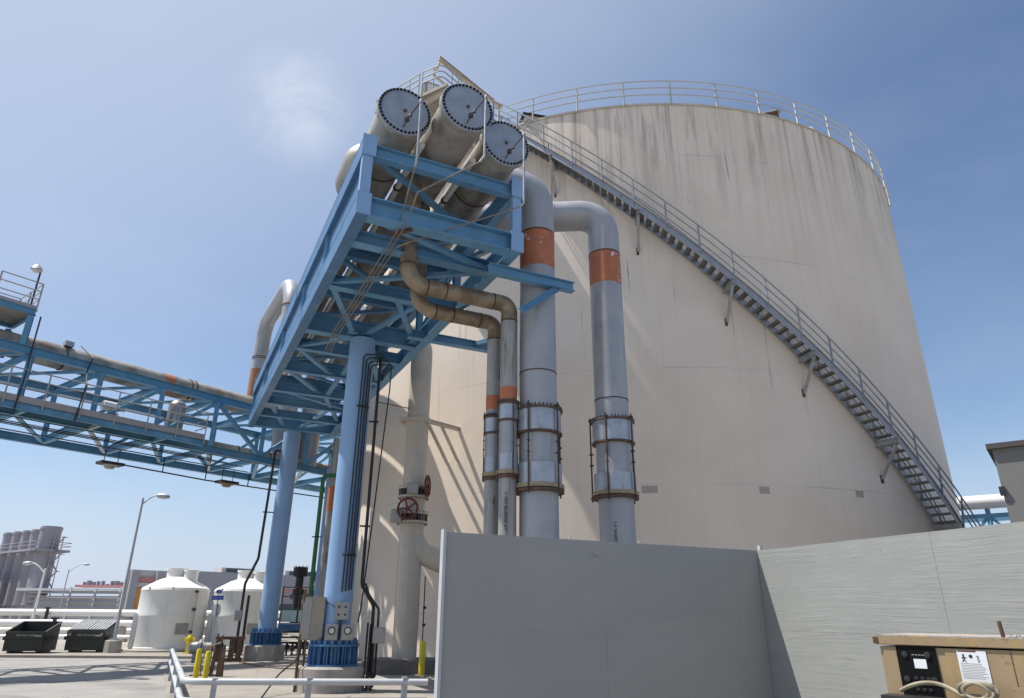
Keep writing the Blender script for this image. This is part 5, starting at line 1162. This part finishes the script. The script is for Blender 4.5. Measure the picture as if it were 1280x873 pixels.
# long shed and trestles right of the stacks
fs_ = thing('distant_shed', 'long low pale shed with a red top line right of the stacks', 'building', (-78, 150, 0))
build('wall', MB().box((-76, 150, 2.2), 38, 8, 4.4, 0), M_bldg2, fs_)
for z in (2.6, 3.6, 4.6, 5.3): build('pipe_line', MB().bar((-96, 145.5, z), (-60, 145.5, z), .3, .3), M_bldg, fs_)
build('roof_edge', MB().box((-76, 150, 5.9), 46, 8.4, .5, 0), M_wpipe, fs_)
build('red_line', MB().box((-76, 150, 6.7), 26, 3, .45, 0), M_pink, fs_)
for x in range(-88, -58, 5): build('post', MB().box((x, 145.8, 3.2), .35, .35, 6.4), M_wpipe, fs_)
cl_ = MB()
for i in range(26):
    x = -88+i*.95; hh = random.uniform(.2, 1.1); cl_.box((x, 150, 6.9+hh/2), random.uniform(.15, .6), 1, hh)
o_ = build('roof_clutter', cl_, M_bldg, fs_, 0); o_['kind'] = 'stuff'
tag(build('parked_trailer', MB().box((-58.5, 128, 1.9), 11, 2.5, 2.2, 0).box((-52, 128, 1.2), 1.5, 2.4, 1.8, 0), mat('blue_trailer_side', (.12, .15, .25), .6, 0, .2, 1.0)), 'distant blue-grey trailer parked behind the white pipes', 'trailer')
# big factory behind the white tanks
F = lambda az_, d_: (d_*math.sin(R_(az_)), d_*math.cos(R_(az_)))
fa = thing('factory', 'long grey factory with orange doors and roof units behind the white tanks', 'building', (*F(-22, 135), 0))
p0, p1 = Vector((*F(-27.9, 128), 0)), Vector((*F(-9.5, 150), 0)); fd = (p1-p0).normalized(); fL = (p1-p0).length; fn = Vector((fd.y, -fd.x, 0))
def fbox(name, s0, s1, z0, z1, d0, d1, m, par=fa): return build(name, MB().frame_box(p0+fd*(s0+s1)/2+fn*(d0+d1)/2+Z*(z0+z1)/2, fd*(s1-s0)/2, fn*(d1-d0)/2, Z*(z1-z0)/2), m, par, 0)
fbox('wall', 9.5, fL+18, 0, 8.3, -6, 0, M_bldg)
fbox('end_block', 0, 9.5, 0, 8.1, -1.2, -.2, M_bldg2)
for s in (1.6, 5.4):
    fbox('pilaster', s-1.3, s-.2, 0, 8.0, -.2, .9, M_bldg)
    d_ = fbox('roller_door', s, s+2.6, 0, 5.4, -.2, .05, M_bldo)
    fbox('door_head', s, s+2.6, 5.5, 6.2, -.2, .3, M_bldg2, d_); fbox('red_head', s, s+2.6, 6.3, 7.0, -.2, .15, M_pink, d_)
fbox('pilaster', 8.6, 9.6, 0, 8.2, -.2, 1.0, M_bldg)
fbox('window_band', 28, fL+10, 4.2, 5.1, 0, .08, M_dkglass); fbox('red_band', 24, fL+10, 5.3, 5.75, 0, .15, M_pink)
fbox('window_band', 26, 33, 2.2, 3.4, 0, .08, M_dkglass); fbox('red_band', 30, fL+10, 1.8, 2.3, 0, .15, M_pink)
for s in (21.5, 24.3): fbox('pale_pilaster', s, s+1.5, 3.2, 8.2, 0, .8, M_bldg2)
for s, w_ in ((15.5, 6.0), (27.5, 5.8), (34.0, 5.6), (41, 5.5)):
    u_ = fbox('roof_unit', s, s+w_, 8.3, 9.2, -5, -2, M_bldg2); fbox('louvre', s+.8, s+w_, 8.45, 9.1, -2, -1.9, M_dkglass, u_)
# hazy far skyline
tag(build('distant_warehouse', MB().box((-135, 320, 2.6), 130, 20, 5.2, 0), M_bldg2), 'very distant pale warehouse on the horizon behind the stacks', 'building')

# ------------------------------------------------------------------ right side, behind the lit wall
hu = thing('rendered_building', 'grey rendered building corner with a dark roof edge at the right picture edge', 'building', (26, 31, 0))
ha = R_(35.55); hc = Vector((27.0*math.sin(ha), 27.0*math.cos(ha), 0)); hd_ = Vector((.79, -.613, 0)); hn = Vector((.613, .79, 0))
build('wall', MB().frame_box(hc+hd_*4+hn*4+Z*3.55, hd_*4, hn*4, Z*3.55), M_hut, hu)
build('roof_edge', MB().frame_box(hc+hd_*3.96+hn*3.96+Z*7.19, hd_*4.1, hn*4.1, Z*.085), M_roofdk, hu)
build('buttress', MB().add([hc+hd_*.02-hn*.03+Z*0, hc+hd_*1.25-hn*.03+Z*0, hc+hd_*.85-hn*.03+Z*5.3, hc+hd_*.02-hn*.03+Z*5.4, hc+hd_*.02+hn*.02, hc+hd_*1.25+hn*.02, hc+hd_*.85+hn*.02+Z*5.3, hc+hd_*.02+hn*.02+Z*5.4], [(0,1,2,3), (4,7,6,5), (0,4,5,1), (1,5,6,2), (2,6,7,3), (3,7,4,0)]), M_hut, hu)
build('wall_bracket', MB().frame_box(hc-hn*.06+hd_*.0+Z*5.75, hd_*.08, hn*.06, Z*.14), M_darkbox, hu)
q0, q1 = Vector((*F(30, 62), 0)), Vector((*F(43, 62), 0)); qd = (q1-q0).normalized(); qn = Vector((qd.y, -qd.x, 0))
rb_ = thing('far_pipe_bridge', 'distant blue trestle carrying a cream pipe right of the big tank', 'pipe bridge', q0+qd*8)
build('pipe', MB().tube([q0+Z*9.9, q1+Z*9.9], .5, 20), M_wpipe, rb_, 40)
for z in (8.9, 6.4):
    for d_ in (0, 2.2): build('chord', MB().bar(q0+Z*z-qn*d_, q1+Z*z-qn*d_, .28, .3), M_farblue, rb_)
for k in range(12):
    s = .6+k*2.1
    if k % 2 == 0: build('post', MB().bar(q0+qd*s+Z*6.4, q0+qd*s+Z*9.5, .24, .24), M_farblue, rb_)
    build('brace', MB().bar(q0+qd*s+Z*(8.9 if k % 2 == 0 else 6.4), q0+qd*(s+2.1)+Z*(6.4 if k % 2 == 0 else 8.9), .2, .2), M_farblue, rb_)

for o in SC.objects:
    if '_o' in o.keys(): del o['_o']
